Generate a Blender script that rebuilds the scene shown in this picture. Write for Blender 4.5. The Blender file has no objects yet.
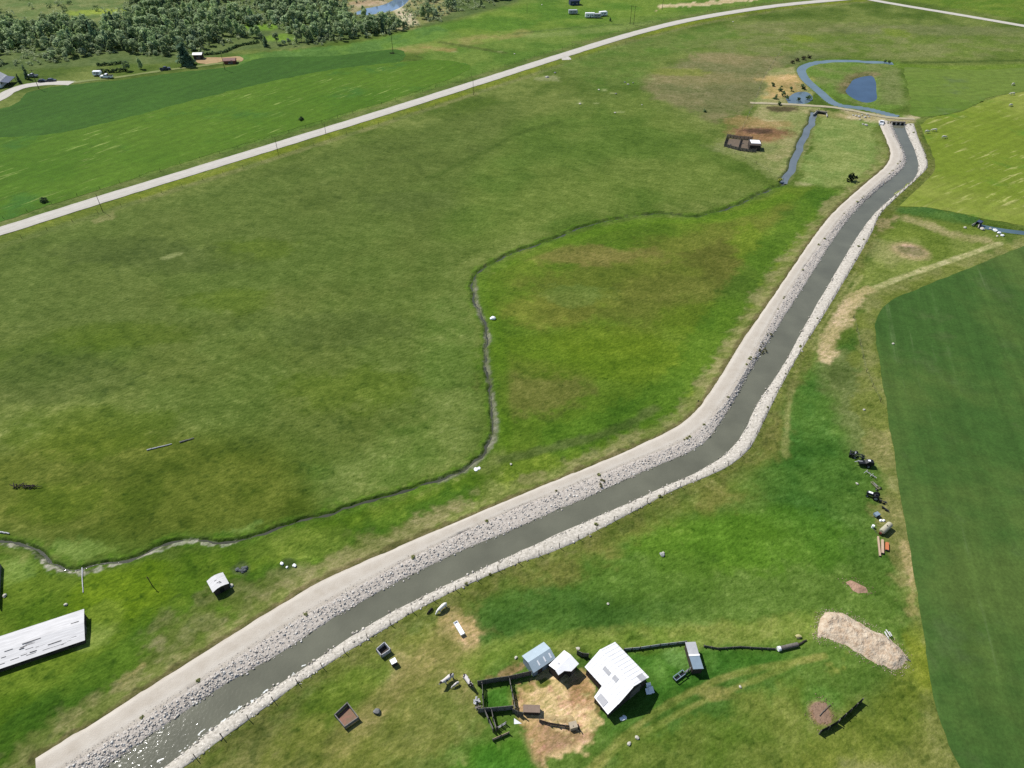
import bpy, bmesh, math, random
import numpy as np
from mathutils import Vector, Matrix, noise as mnoise

random.seed(7); RNG = np.random.default_rng(11)
S = bpy.context.scene; C = S.collection
R = math.radians

# ------------------------------------------------------------------ camera
H = 120.0; FPX = 710.0; PITCH = R(40.4)
cam = bpy.data.cameras.new('camera'); cam.sensor_width = 36; cam.lens = FPX/1024*36
cam.clip_start = 1; cam.clip_end = 60000
co = bpy.data.objects.new('camera', cam); C.objects.link(co)
co.location = (0, 0, H); co.rotation_euler = (math.pi/2-PITCH, 0, 0); S.camera = co
# ------------------------------------------------------------------ sky and sun
SUN_EL = R(50.5); SUN_AZ = R(-50)          # light comes from beyond and to the left
w = bpy.data.worlds.new("World"); S.world = w; w.use_nodes = True
nt = w.node_tree; bg = nt.nodes['Background']; bg.inputs['Strength'].default_value = 0.10
sk = nt.nodes.new('ShaderNodeTexSky'); sk.sky_type = 'NISHITA'; sk.sun_disc = False
sk.sun_elevation = SUN_EL; sk.sun_rotation = SUN_AZ; sk.altitude = 1000; sk.dust_density = 0.6
nt.links.new(sk.outputs[0], bg.inputs['Color'])
sl = bpy.data.lights.new('sun', 'SUN'); sl.energy = 5.0; sl.angle = R(0.53); sl.color = (1.0, 0.965, 0.91)
so = bpy.data.objects.new('sun', sl); C.objects.link(so)
sd = Vector((-math.sin(SUN_AZ)*math.cos(SUN_EL), -math.cos(SUN_AZ)*math.cos(SUN_EL), -math.sin(SUN_EL)))
so.rotation_euler = sd.to_track_quat('-Z', 'Y').to_euler(); so.location = (0, 0, 200)
S.view_settings.view_transform = 'Standard'; S.view_settings.look = 'None'
S.view_settings.gamma = 1; S.view_settings.exposure = 0.25
S.cycles.max_bounces = 5; S.cycles.use_denoising = False

# ------------------------------------------------------------------ helpers
K = 1.72                       # sunlit flat ground shows albedo * K
def lin(c):
    c = np.asarray(c, float)/255.0
    return np.where(c <= .04045, c/12.92, ((c+.055)/1.055)**2.4)
def alb(c, k=K): return np.clip(lin(c)/k, 0.003, .85)
def at(px, py, z=0.0):         # the ground point seen there in the photograph, in metres
    x = (px-512)/FPX; y = (384-py)/FPX
    d = (x, math.cos(PITCH)+y*math.sin(PITCH), -math.sin(PITCH)+y*math.cos(PITCH))
    s = (z-H)/d[2]
    return Vector((d[0]*s, d[1]*s, z))
def pts(px, z=0.0): return [at(a, b, z) for a, b in px]
def P2(px): return np.array([at(a, b)[:2] for a, b in px])

MATS = {}
def mat(name, c, rough=.9, spec=.15, metal=0, var=.18, scale=1.5, bump=0.0, bscale=6.0, c2=None, k=K, stretch=None):
    """A procedural material: base colour c (sRGB as sunlit), mottled by noise, with optional bump."""
    if name in MATS: return MATS[name]
    m = bpy.data.materials.new(name); m.use_nodes = True; n = m.node_tree.nodes; l = m.node_tree.links
    b = n['Principled BSDF']; b.inputs['Roughness'].default_value = rough
    b.inputs['Specular IOR Level'].default_value = spec; b.inputs['Metallic'].default_value = metal
    tc = n.new('ShaderNodeTexCoord'); src = tc.outputs['Object']
    if stretch:
        mp = n.new('ShaderNodeMapping'); mp.inputs['Scale'].default_value = stretch[:3]
        mp.inputs['Rotation'].default_value = (0, 0, stretch[3] if len(stretch) > 3 else 0)
        l.new(src, mp.inputs[0]); src = mp.outputs[0]
    nz = n.new('ShaderNodeTexNoise'); nz.inputs['Scale'].default_value = scale; nz.inputs['Detail'].default_value = 6
    nz.inputs['Roughness'].default_value = .65
    l.new(src, nz.inputs['Vector'])
    r = n.new('ShaderNodeValToRGB'); a = alb(c, k)
    hi = alb(c2, k) if c2 is not None else np.clip(a*(1+var), 0, .85)
    lo = a*(1-var) if c2 is None else a
    r.color_ramp.elements[0].position = .3; r.color_ramp.elements[0].color = (*lo, 1)
    r.color_ramp.elements[1].position = .7; r.color_ramp.elements[1].color = (*hi, 1)
    l.new(nz.outputs['Fac'], r.inputs[0]); l.new(r.outputs[0], b.inputs['Base Color'])
    if bump:
        bz = n.new('ShaderNodeTexNoise'); bz.inputs['Scale'].default_value = bscale; bz.inputs['Detail'].default_value = 5
        l.new(tc.outputs['Object'], bz.inputs['Vector'])
        bp = n.new('ShaderNodeBump'); bp.inputs['Strength'].default_value = .7; bp.inputs['Distance'].default_value = bump
        l.new(bz.outputs['Fac'], bp.inputs['Height']); l.new(bp.outputs[0], b.inputs['Normal'])
    MATS[name] = m; return m

class MB:                      # collects shapes that become ONE mesh
    def __init__(s): s.v = []; s.f = []
    def add(s, v, f):
        o = len(s.v); s.v += [tuple(p) for p in v]; s.f += [tuple(i+o for i in q) for q in f]; return s
    def box(s, c, d, rz=0, M=None):
        x, y, z = d[0]/2, d[1]/2, d[2]/2
        v = [Vector((a*x, b*y, e*z)) for e in (-1, 1) for a, b in ((-1, -1), (1, -1), (1, 1), (-1, 1))]
        T = M if M else Matrix.Translation(c) @ Matrix.Rotation(rz, 4, 'Z')
        return s.add([T @ p for p in v], [(3, 2, 1, 0), (4, 5, 6, 7), (0, 1, 5, 4), (1, 2, 6, 5), (2, 3, 7, 6), (3, 0, 4, 7)])
    def beam(s, p, q, w, h):
        p, q = Vector(p), Vector(q); d = q-p
        M = Matrix.Translation((p+q)/2) @ d.to_track_quat('X', 'Z').to_matrix().to_4x4()
        return s.box(None, (d.length, w, h), M=M)
    def cyl(s, p, q, r, n=10, r2=None):
        p, q = Vector(p), Vector(q); r2 = r if r2 is None else r2
        m = (q-p).to_track_quat('Z', 'Y').to_matrix()
        v = [p+m @ Vector((math.cos(i*2*math.pi/n)*r, math.sin(i*2*math.pi/n)*r, 0)) for i in range(n)]
        v += [q+m @ Vector((math.cos(i*2*math.pi/n)*r2, math.sin(i*2*math.pi/n)*r2, 0)) for i in range(n)]
        f = [(i, (i+1) % n, n+(i+1) % n, n+i) for i in range(n)]+[tuple(range(n-1, -1, -1)), tuple(range(n, 2*n))]
        return s.add(v, f)
    def quadslab(s, a, b, c, d, t):     # a sheet through four corners with thickness t below
        a, b, c, d = map(Vector, (a, b, c, d)); n = (b-a).cross(d-a).normalized()
        if n.z < 0: n = -n
        v = [a, b, c, d]+[p-n*t for p in (a, b, c, d)]
        return s.add(v, [(0, 1, 2, 3), (7, 6, 5, 4), (0, 4, 5, 1), (1, 5, 6, 2), (2, 6, 7, 3), (3, 7, 4, 0)])
    def prism(s, poly, z0, z1):
        n = len(poly); v = [(p[0], p[1], z0) for p in poly]+[(p[0], p[1], z1) for p in poly]
        return s.add(v, [tuple(range(n-1, -1, -1)), tuple(range(n, 2*n))]+[(i, (i+1) % n, n+(i+1) % n, n+i) for i in range(n)])
    def build(s, name, m, parent=None, smooth=False):
        me = bpy.data.meshes.new(name); me.from_pydata(s.v, [], s.f)
        bm = bmesh.new(); bm.from_mesh(me); bmesh.ops.recalc_face_normals(bm, faces=bm.faces); bm.to_mesh(me); bm.free()
        if smooth: me.polygons.foreach_set('use_smooth', [True]*len(me.polygons))
        return link(name, me, m, parent)
def link(name, me, m=None, parent=None):
    o = bpy.data.objects.new(name, me); C.objects.link(o)
    if m is not None and len(me.materials) == 0: me.materials.append(m)
    if parent: o.parent = parent
    return o
def tag(o, label=None, cat=None, group=None, kind=None):
    for k, v in (('label', label), ('category', cat), ('group', group), ('kind', kind)):
        if v: o[k] = v
    return o
def thing(name, label, cat, loc=(0, 0, 0), rz=0, group=None):
    o = bpy.data.objects.new(name, None); o.empty_display_size = .5; C.objects.link(o)
    o.location = loc; o.rotation_euler = (0, 0, rz); return tag(o, label, cat, group)
def copy_tree(root, loc, rz, label=None, sc=1.0):
    r = root.copy(); C.objects.link(r); r.location = loc; r.rotation_euler = (0, 0, rz); r.scale = (sc, sc, sc)
    if label: r['label'] = label
    for ch in list(root.children):
        c = ch.copy(); C.objects.link(c); c.parent = r
        for g in list(ch.children):
            d = g.copy(); C.objects.link(d); d.parent = c
    return r
def ang(p, q): return math.atan2(q[1]-p[1], q[0]-p[0])

# lines, polygons and noise over the ground plane
def dense(P, step):
    P = np.asarray(P, float); out = [P[0]]
    for i in range(len(P)-1):
        p0, p1, p2, p3 = P[max(i-1, 0)], P[i], P[i+1], P[min(i+2, len(P)-1)]
        L = np.linalg.norm(p2-p1); n = max(1, int(L/step))
        a = np.linalg.norm(p1-p0)**.5+1e-6; b = L**.5+1e-6; c = np.linalg.norm(p3-p2)**.5+1e-6
        m1 = (p2-p1) if i == 0 else ((p1-p0)/a-(p2-p0)/(a+b)+(p2-p1)/b)*b
        m2 = (p2-p1) if i == len(P)-2 else ((p2-p1)/b-(p3-p1)/(b+c)+(p3-p2)/c)*b
        for k in range(1, n+1):
            t = k/n
            out.append((2*t**3-3*t*t+1)*p1+(t**3-2*t*t+t)*m1+(-2*t**3+3*t*t)*p2+(t**3-t*t)*m2)
    return np.array(out)
def dline(X, Y, P):
    d = np.full(X.shape, 1e9)
    for a, b in zip(P[:-1], P[1:]):
        v = b-a; L2 = v@v+1e-9
        u = np.clip(((X-a[0])*v[0]+(Y-a[1])*v[1])/L2, 0, 1)
        d = np.minimum(d, np.hypot(X-a[0]-u*v[0], Y-a[1]-u*v[1]))
    return d
def sdpoly(X, Y, P):           # negative inside
    d = dline(X, Y, np.vstack([P, P[:1]])); ins = np.zeros(X.shape, bool)
    for a, b in zip(P, np.roll(P, -1, 0)):
        c = (a[1] > Y) != (b[1] > Y)
        ins ^= c & (X < (b[0]-a[0])*(Y-a[1])/(b[1]-a[1]+1e-12)+a[0])
    return np.where(ins, -d, d)
def _h(i, j, s):
    n = (i*374761393+j*668265263+s*974634777) & 0x7fffffff
    n = ((n ^ (n >> 13))*1274126177) & 0x7fffffff
    return ((n ^ (n >> 16)) & 0xffff)/65535.0
def vnoise(X, Y, s):
    i = np.floor(X).astype(np.int64); j = np.floor(Y).astype(np.int64); u = X-i; v = Y-j
    u = u*u*(3-2*u); v = v*v*(3-2*v)
    a, b, c, d = _h(i, j, s), _h(i+1, j, s), _h(i, j+1, s), _h(i+1, j+1, s)
    return (a*(1-u)+b*u)*(1-v)+(c*(1-u)+d*u)*v
def fbm(X, Y, size, s=0, oct=4, rot=.6):
    t = np.zeros(X.shape); a = 1; n = 0; x = X/size; y = Y/size
    for k in range(oct):
        t += a*vnoise(x, y, s+k*17); n += a; a *= .55
        x, y = 2.03*(x*math.cos(rot)-y*math.sin(rot)), 2.03*(x*math.sin(rot)+y*math.cos(rot))
    return t/n
def sm(x, a, b): t = np.clip((x-a)/(b-a), 0, 1); return t*t*(3-2*t)

# ------------------------------------------------------------------ the lines of the place, read off the photograph
CA = [(-60, 812), (60, 745), (135, 697.5), (260, 619), (316, 585), (371, 560), (497, 506), (640, 446), (685, 422), (712, 390), (740, 345), (771, 300), (829, 218), (862, 187), (885, 167), (890, 155), (882, 132), (876, 118)]
CB = [(10, 805), (190, 692), (286, 629), (366, 584), (432, 550), (505, 515), (634, 463), (690, 439), (722, 407), (750, 363), (784, 300), (842, 218), (876, 187), (899, 165), (902, 155), (893, 136), (886, 119)]
CC = [(40, 807), (102, 768), (222, 686), (285, 650), (336, 616), (441, 560), (530, 522), (640, 473), (702, 444), (725, 415), (747.5, 375), (795, 300), (850, 217), (877, 190), (903, 168), (906, 158), (901, 145), (895, 132), (892, 122)]
CD = [(110, 806), (165, 768), (222, 722), (256, 700), (310, 664), (381, 618), (488, 566), (655, 491), (712, 464), (737.5, 442.5), (760, 400), (777.5, 375), (820, 300), (871, 218), (895, 195), (915, 178), (919, 165), (915, 150), (908, 134), (904, 122)]
CE = [(130, 810), (185, 768), (254, 717), (318, 672), (431, 604), (512, 567), (560, 550), (640, 509), (677, 490), (724, 470), (747, 453), (765, 418), (793, 365), (833, 300), (873, 230), (879, 216), (915, 181), (927, 168), (925, 157), (917, 137), (912, 121)]
WA, WB, WC, WD, WE = [dense(P2(p), 1.0) for p in (CA, CB, CC, CD, CE)]
def matched(base, other):      # for each point of base the nearest point of other, in order
    d = ((base[:, None]-other[None])**2).sum(2).argmin(1); d = np.maximum.accumulate(d)
    q = other[d]; k = np.ones(7)/7
    qs = np.stack([np.convolve(np.pad(q[:, i], 3, 'edge'), k, 'valid') for i in (0, 1)], 1)
    return qs
MA, MB_, MD, ME = [matched(WC, o) for o in (WA, WB, WD, WE)]
CANAL = np.vstack([MA[::3], ME[::-3]])
STREAM = [(815, 112), (807, 130), (800, 147), (795, 160), (790, 172), (784, 183)]
CREEK = [(784, 183), (758, 194), (737, 204), (716, 211), (688, 216), (664, 212.5), (638, 215), (612, 219), (586, 226), (560, 235), (534, 245), (508, 254), (489, 265), (475, 276), (473, 288), (476, 304), (483, 317), (487, 330), (486, 350), (488, 376), (492, 402), (493, 436), (484, 451.5), (471, 464.5), (450, 475), (419, 485), (380, 496), (340, 509), (300, 521), (256, 534), (220, 542), (185, 539), (162, 545), (125, 559), (100, 565), (75, 570), (55, 567), (42, 555), (30, 545), (0, 542), (-40, 541)]
FEED = [(893, 62.5), (850, 60.5), (820, 61.5), (803, 67), (804, 76), (820, 91), (838, 104), (866, 108), (898, 116)]
WSTREAM, WCREEK, WFEED = dense(P2(STREAM), 2), dense(P2(CREEK), 1.5), dense(P2(FEED), 2)
def wiggle(W, amp, size, s):
    return W+np.stack([fbm(W[:, 0], W[:, 1], size, s)-.5, fbm(W[:, 0], W[:, 1], size, s+9)-.5], 1)*2*amp
WCREEK = wiggle(WCREEK, 1.1, 4, 3); WSTREAM = wiggle(WSTREAM, 1.2, 6, 5)
POND = [(845, 90), (850, 83), (853, 79), (862, 76), (872, 75), (876, 80), (877, 90), (876, 100), (866, 102), (856, 99), (848, 94)]
POOL = [(786, 98), (796, 92), (806, 91), (813, 97), (806, 103), (790, 103)]
RIVER = [(352, 13), (365, 8), (380, 5), (392, 0), (398, -8), (385, -22), (425, -22), (412, -4), (402, 6), (390, 11), (378, 13), (364, 15)]
ROAD = [(-70, 252), (0, 231.5), (100, 200), (240, 157), (380, 113.7), (500, 75.6), (570, 53.2), (630, 34.8), (690, 19.9), (768, 7.0), (830, 0.5), (900, -5), (1000, -9)]
DITCH = [(980, 225), (1000, 229), (1024, 232), (1080, 238)]
WROAD, WDITCH = dense(P2(ROAD), 4), dense(P2(DITCH), 2)

# ------------------------------------------------------------------ the ground: one sheet out to the horizon
def canal_h(X, Y, sd): return np.where(sd > 0, .5*(1-sm(sd, 0, 4.0)), .5-2.0*sm(-sd, 0.1, 1.4))
th = np.concatenate([[-88, -87, -80, -60, -30, -10], np.arange(6, 19, 1), np.arange(19.6, 80.2, .088), np.linspace(80.6, 86, 12), [87, 88]])
th = np.radians(th); uu = np.concatenate([[-3, -2.5, -1.6, -1.2, -1], np.arange(-.92, .9201, .00235), [1, 1.2, 1.6, 2.5, 3]])
GX = (uu[None]*(H/np.cos(th))[:, None]); GY = np.repeat((H*np.tan(th))[:, None], len(uu), 1)
nr, nc = GX.shape; X = GX.ravel(); Y = GY.ravel()
NEAR = (Y > 20) & (Y < 900) & (np.abs(X) < 700)
def local(P, m):               # indices of ground points round a shape
    return np.nonzero(NEAR & (X > P[:, 0].min()-m) & (X < P[:, 0].max()+m) & (Y > P[:, 1].min()-m) & (Y < P[:, 1].max()+m))[0]
Z = np.zeros(X.shape)
Z += np.where(NEAR, (fbm(X, Y, 9, 2, 3)-.5)*.06, 0)
I = local(CANAL, 8); sdc = np.full(X.shape, 1e3); sdc[I] = sdpoly(X[I], Y[I], CANAL)
Z[I] = Z[I]*sm(sdc[I], 0, 5)+canal_h(X[I], Y[I], sdc[I])
def carve(d, ix, half, depth, lip): Z[ix] = Z[ix]*sm(d, half, half+lip*2)-depth*(1-sm(d, half-.2, half+lip))
I = local(WCREEK, 5); dcr = np.full(X.shape, 1e3); dcr[I] = dline(X[I], Y[I], WCREEK); carve(dcr[I]+(fbm(X[I], Y[I], 2.2, 77, 3)-.5)*.8, I, .26, .6, .45)
I = local(WSTREAM, 9); dst = np.full(X.shape, 1e3); dst[I] = dline(X[I], Y[I], WSTREAM); carve(dst[I], I, 1.1, .8, 1.0)
I = local(WFEED, 14); dfe = np.full(X.shape, 1e3); dfe[I] = dline(X[I], Y[I], WFEED); carve(dfe[I], I, 1.7, .9, 1.4)
I = local(WDITCH, 8); ddi = np.full(X.shape, 1e3); ddi[I] = dline(X[I], Y[I], WDITCH); carve(ddi[I], I, 1.3, .8, 1.0)
for q in (POND, POOL, RIVER):
    W = dense(P2(q+q[:1]), 2)[:-1]; I = local(W, 8); d = sdpoly(X[I], Y[I], W); Z[I] = Z[I]*sm(d, 0, 4)-1.0*(1-sm(d, -2.5, 1.5))
I = local(WROAD, 12); dro = np.full(X.shape, 1e3); dro[I] = dline(X[I], Y[I], WROAD); Z[I] *= sm(dro[I], 4, 9)

# painted ground cover (colours of grass, soil and straw, plus bank shade along the creek)
COL = np.zeros((len(X), 3))
n60, n25, n9, n3, n1 = fbm(X, Y, 60, 21), fbm(X, Y, 25, 31), fbm(X, Y, 9, 41), fbm(X, Y, 3, 51, 3), fbm(X, Y, 1.1, 57, 2)
ns = fbm(X*.35+Y*.1, Y-X*.3, 5, 61)              # drawn-out mottling
def mixc(c1, c2, t): return alb(c1)[None]*(1-t[:, None])+alb(c2)[None]*t[:, None]
base = mixc((84, 108, 38), (114, 130, 64), sm(n60*.4+n25*.6, .40, .60))
t = sm(n9, .55, .75)[:, None]*.5; base = base*(1-t)+alb((74, 100, 34))*t
COL[:] = base
def put(ix, t, c, c2=None, nz=None):
    t = np.clip(t, 0, 1)[:, None]
    col = alb(c)[None] if c2 is None else mixc(c, c2, sm((n9 if nz is None else nz)[ix], .36, .64))
    COL[ix] = COL[ix]*(1-t)+col*t
def area(px, c, c2=None, soft=4, s=1.0, rag=1.0, nz=None):
    W = P2(px); ix = local(W, soft*2+rag*3)
    if len(ix) == 0: return
    d = sdpoly(X[ix], Y[ix], W)+(n9[ix]-.5)*rag*7+(n3[ix]-.5)*rag*4+(n1[ix]-.5)*rag*2.5
    soft *= .6; put(ix, s*(1-sm(d, -soft, soft)), c, c2, nz)
def trail(px, wd, c, c2=None, soft=.8, s=1.0, rag=.6, patch=0):
    W = dense(P2(px), 3); ix = local(W, wd+soft*2+rag*3)
    if len(ix) == 0: return
    d = dline(X[ix], Y[ix], W)+(n3[ix]-.5)*rag*2.2+(n1[ix]-.5)*rag*1.4
    soft *= .7
    k = s*(1-sm(d, wd/2-soft*.5, wd/2+soft))
    if patch: k = k*sm(n9[ix]+n3[ix]*.5, .75-patch, .75)
    put(ix, k, c, c2)
def spot(px, py, rx, ry, c, c2=None, s=1.0, rag=.45):
    p = at(px, py); m = max(rx, ry)*2
    ix = np.nonzero(NEAR & (abs(X-p.x) < m) & (abs(Y-p.y) < m))[0]
    d = np.hypot((X[ix]-p.x)/rx, (Y[ix]-p.y)/ry)+(n9[ix]-.5)*rag*1.8+(n3[ix]-.5)*rag*1.5+(n1[ix]-.5)*rag*.7
    put(ix, s*(1-sm(d, .65, 1.2)), c, c2)
# --- far country
area([(-200, 80), (-200, -140), (560, -140), (520, 2), (430, 26), (300, 48), (240, 50), (190, 62), (0, 70)], (104, 122, 70), (86, 108, 58), 6)
area([(-100, 25), (130, 20), (150, 2), (100, -30), (-100, -30)], (126, 138, 84), (98, 122, 64), 5)
spot(103, 12, 22, 9, (148, 168, 66)); spot(80, 14, 12, 5, (138, 160, 66)); spot(262, 27, 12, 10, (112, 150, 50)); spot(280, 38, 10, 8, (118, 152, 56))
area([(300, 14), (300, -20), (440, -20), (455, 10), (415, 30), (398, 30), (380, 16)], (165, 160, 120), (130, 138, 82), 5)
trail([(394, 5), (404, 14), (412, 24)], 9, (222, 214, 190), (190, 182, 150), 2)
spot(366, 3, 16, 10, (196, 184, 156), (170, 150, 120))
# top middle: green meadow below the wood, and the tan banks
area([(430, 27), (520, 2), (560, -60), (900, -60), (830, 0), (690, 19), (570, 52), (430, 97), (150, 190), (-40, 240), (-40, 225), (140, 168), (330, 100), (420, 62)], (92, 126, 46), (110, 136, 58), 5, nz=n25)
area([(240, 55), (345, 45), (437, 24), (452, 34), (430, 42), (330, 62), (240, 66)], (92, 130, 60), (102, 138, 56), 3)
area([(440, 26), (520, 4), (640, -6), (700, 0), (690, 10), (540, 30), (470, 38)], (92, 130, 42), (110, 138, 52), 4, nz=n25)
trail([(395, 52), (440, 45), (500, 36), (520, 33)], 14, (156, 150, 92), (126, 146, 66), 6, .7, 2)
trail([(440, 42), (470, 47), (505, 53)], 3, (84, 100, 44), None, 2, .9)
trail([(425, 47), (450, 50)], 6, (170, 146, 96), (150, 148, 88), 3, .7, 2)
trail([(530, 36), (600, 30), (660, 22)], 9, (132, 150, 84), None, 4, .6, 2)
trail([(515, 34), (560, 29), (610, 25), (650, 22)], 3, (84, 108, 52), None, 1.5, .6)
area([(655, 12), (664, 7), (700, 6), (730, 3), (770, -1), (770, -4), (730, -1), (690, 3), (660, 5)], (216, 202, 168), (196, 180, 140), 1)
# verges of the main road
for off, wd, c, c2 in ((-6.5, 6, (92, 112, 52), (112, 122, 70)), (6.5, 6.5, (126, 140, 40), (108, 124, 46)), (11.5, 3.5, (136, 140, 88), (108, 122, 66))):
    nrm = np.gradient(WROAD, axis=0); nrm = np.stack([nrm[:, 1], -nrm[:, 0]], 1); nrm /= np.linalg.norm(nrm, axis=1)[:, None]
    W = WROAD+nrm*off; ix = local(W, wd+3); d = dline(X[ix], Y[ix], W)+(n3[ix]-.5)*2
    put(ix, .8*(1-sm(d, wd/2-1, wd/2+1.2)), c, c2)
# pasture
area([(-60, 470), (80, 420), (280, 440), (330, 520), (250, 535), (180, 545), (40, 545), (-60, 540)], (80, 98, 26), (96, 110, 38), 10, .85)
area([(-60, 250), (160, 200), (330, 150), (520, 100), (560, 180), (400, 300), (200, 330), (-60, 330)], (98, 116, 54), (88, 110, 46), 14, .8, nz=n25)
area([(150, 290), (380, 220), (470, 270), (470, 420), (380, 480), (280, 440), (120, 420)], (104, 120, 56), (92, 114, 48), 14, .8, nz=n25)
area([(430, 300), (470, 290), (488, 400), (485, 450), (440, 470), (330, 510), (310, 470), (420, 420)], (94, 122, 50), (108, 128, 62), 6, .7)
for q in ((80, 430, 22, 10), (235, 300, 16, 7), (250, 250, 15, 8), (345, 390, 18, 9), (60, 500, 14, 6), (120, 335, 18, 7)): spot(*q, (90, 114, 26), None, .5)
for q in ((60, 380, 26, 10), (330, 330, 22, 9), (180, 260, 26, 9), (430, 200, 30, 10), (520, 150, 22, 8), (120, 250, 30, 9), (600, 170, 22, 8), (590, 160, 12, 6)): spot(*q, (82, 100, 46), None, .5)
area([(520, 120), (640, 90), (720, 150), (760, 185), (700, 205), (600, 215), (500, 245), (440, 240), (470, 170)], (92, 120, 46), (102, 124, 52), 14, .8, nz=n25)
trail([(430, 178), (478, 155), (520, 133), (560, 122)], 2.5, (76, 100, 36), None, 2.5, .7)
trail([(440, 140), (400, 150), (370, 168), (410, 160), (424, 174)], 2, (84, 102, 44), None, 2, .4)
# grey-tan sagebrush rise beyond the pasture
area([(640, 80), (700, 52), (770, 40), (800, 58), (768, 92), (745, 112), (715, 120), (660, 100)], (134, 131, 92), (116, 121, 78), 8, .95, 2.0)
spot(725, 58, 22, 12, (146, 138, 98), None, .8); spot(700, 78, 34, 12, (140, 134, 92), None, .7); spot(745, 95, 28, 14, (112, 116, 76), None, .7)
area([(630, 50), (760, 20), (1080, 30), (1080, 56), (900, 60), (790, 56)], (108, 130, 56), (122, 132, 78), 8, .8, 2)
spot(820, 28, 60, 14, (116, 126, 72), (128, 132, 86), .7); spot(940, 30, 60, 12, (116, 124, 80), None, .7); spot(640, 42, 36, 8, (126, 128, 82), None, .6)
spot(800, 38, 8, 10, (118, 140, 44), None, .7); spot(898, 33, 9, 12, (118, 140, 44), None, .7); spot(680, 72, 18, 7, (130, 142, 60), None, .7)
area([(560, 62), (640, 40), (720, 25), (740, 35), (660, 60), (640, 85), (590, 92)], (94, 126, 50), (104, 126, 58), 8, .75)
area([(880, -3), (1100, 32), (1100, -60), (880, -60)], (96, 128, 40), (106, 130, 46), 4)
# dry corner round the far headgate, with bare soil
area([(752, 118), (770, 70), (800, 64), (815, 92), (800, 104), (820, 108), (810, 150), (785, 182), (735, 148), (722, 140)], (138, 149, 90), (154, 153, 104), 2.5, 1, 1.2)
area([(765, 90), (772, 78), (795, 74), (805, 88), (790, 98), (766, 98)], (196, 172, 118), (170, 148, 100), 3, .9, 1.5)
spot(790, 79, 16, 7, (204, 176, 124), None, .8)
spot(759, 134, 14, 10, (128, 98, 72), (150, 118, 84), .95); spot(757, 131, 7, 4, (92, 72, 58)); spot(748, 122, 10, 8, (164, 140, 96), None, .7); spot(772, 124, 10, 5, (170, 144, 100), None, .6)
spot(783, 109, 9, 4.5, (92, 86, 60)); spot(740, 148, 14, 7, (138, 140, 100), None, .5)
area([(818, 116), (872, 122), (880, 150), (882, 166), (858, 186), (830, 190), (800, 184), (806, 160)], (124, 147, 78), (134, 150, 84), 2, 1)
trail([(800, 184), (820, 190), (838, 192)], 5, (158, 158, 112), (124, 144, 70), 2, .7, 1.5)
trail([(822, 114), (850, 116), (874, 118)], 8, (186, 172, 130), (142, 146, 88), 3, .9, 2)
trail([(724, 148), (750, 160), (780, 178)], 6, (140, 150, 92), None, 3, .6, 2)
area([(806, 62), (890, 63), (900, 66), (908, 106), (880, 110), (850, 103), (815, 84)], (112, 142, 62), (122, 136, 78), 3, .9)
area([(878, 78), (898, 66), (904, 104), (880, 104)], (118, 130, 78), None, 4, .7)
trail([(843, 91), (848, 83), (853, 77), (864, 74), (874, 74)], 6, (110, 108, 70), (136, 124, 92), 3, .8, 1.5)
area([(776, 60), (800, 50), (830, 56), (815, 62), (800, 64), (795, 68)], (122, 130, 84), (104, 116, 70), 4, .8)
trail([(893, 63), (950, 62), (1040, 60)], 2.5, (72, 94, 36), None, 2, .9); trail([(900, 66), (960, 68), (1040, 66)], 8, (106, 138, 40), None, 4, .6)
area([(838, 107), (872, 112), (916, 117), (915, 124), (906, 127), (884, 126), (874, 121), (850, 118)], (206, 194, 162), (172, 162, 122), 2, .9, .8)
# below the creek: lush meadow and the brown rise
area([(784, 186), (840, 188), (826, 210), (768, 298), (737, 342), (708, 390), (680, 422), (500, 500), (500, 440), (492, 380), (486, 320), (478, 282), (520, 256), (600, 228), (700, 216)], (86, 116, 30), (103, 128, 38), 3, .95, nz=n25)
area([(520, 285), (600, 250), (720, 225), (800, 205), (772, 240), (757, 280), (700, 300), (650, 330), (600, 320), (540, 330)], (100, 112, 42), (112, 120, 50), 10, .75, 2.5, nz=n25)
spot(590, 255, 26, 7, (138, 128, 74), None, .6); spot(650, 312, 24, 8, (88, 102, 36), None, .75); spot(740, 262, 16, 14, (92, 98, 40), None, .75); spot(690, 290, 22, 9, (100, 108, 46), None, .6); spot(540, 385, 14, 12, (118, 118, 62), None, .7); spot(545, 310, 16, 10, (116, 122, 50), None, .6)
spot(575, 295, 12, 6, (110, 134, 66), None, .5)
spot(640, 360, 26, 10, (98, 126, 26), (108, 134, 34), .65); spot(700, 320, 16, 9, (94, 122, 28), None, .6); spot(540, 355, 16, 10, (96, 124, 28), None, .6); spot(600, 340, 16, 8, (104, 128, 30), None, .5); spot(760, 250, 8, 18, (112, 142, 36), None, .6)
trail([(482, 275), (480, 292), (492, 320), (498, 360), (500, 420), (500, 445)], 4, (90, 124, 28), None, 2.5, .7)
trail([(495, 268), (560, 243), (640, 222), (720, 218), (790, 196)], 4, (96, 130, 32), None, 2.5, .7)
trail([(560, 440), (640, 412), (680, 385), (720, 325), (790, 225), (826, 192)], 9, (66, 108, 28), (84, 122, 34), 4, .65, 2)
trail([(500, 460), (560, 446), (620, 428), (655, 408)], 2.2, (66, 88, 34), (92, 108, 56), 1.5, .8)
trail([(690, 405), (716, 368), (750, 320), (800, 250)], 1.6, (148, 150, 92), None, 1, .5, .6, .5)
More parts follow.
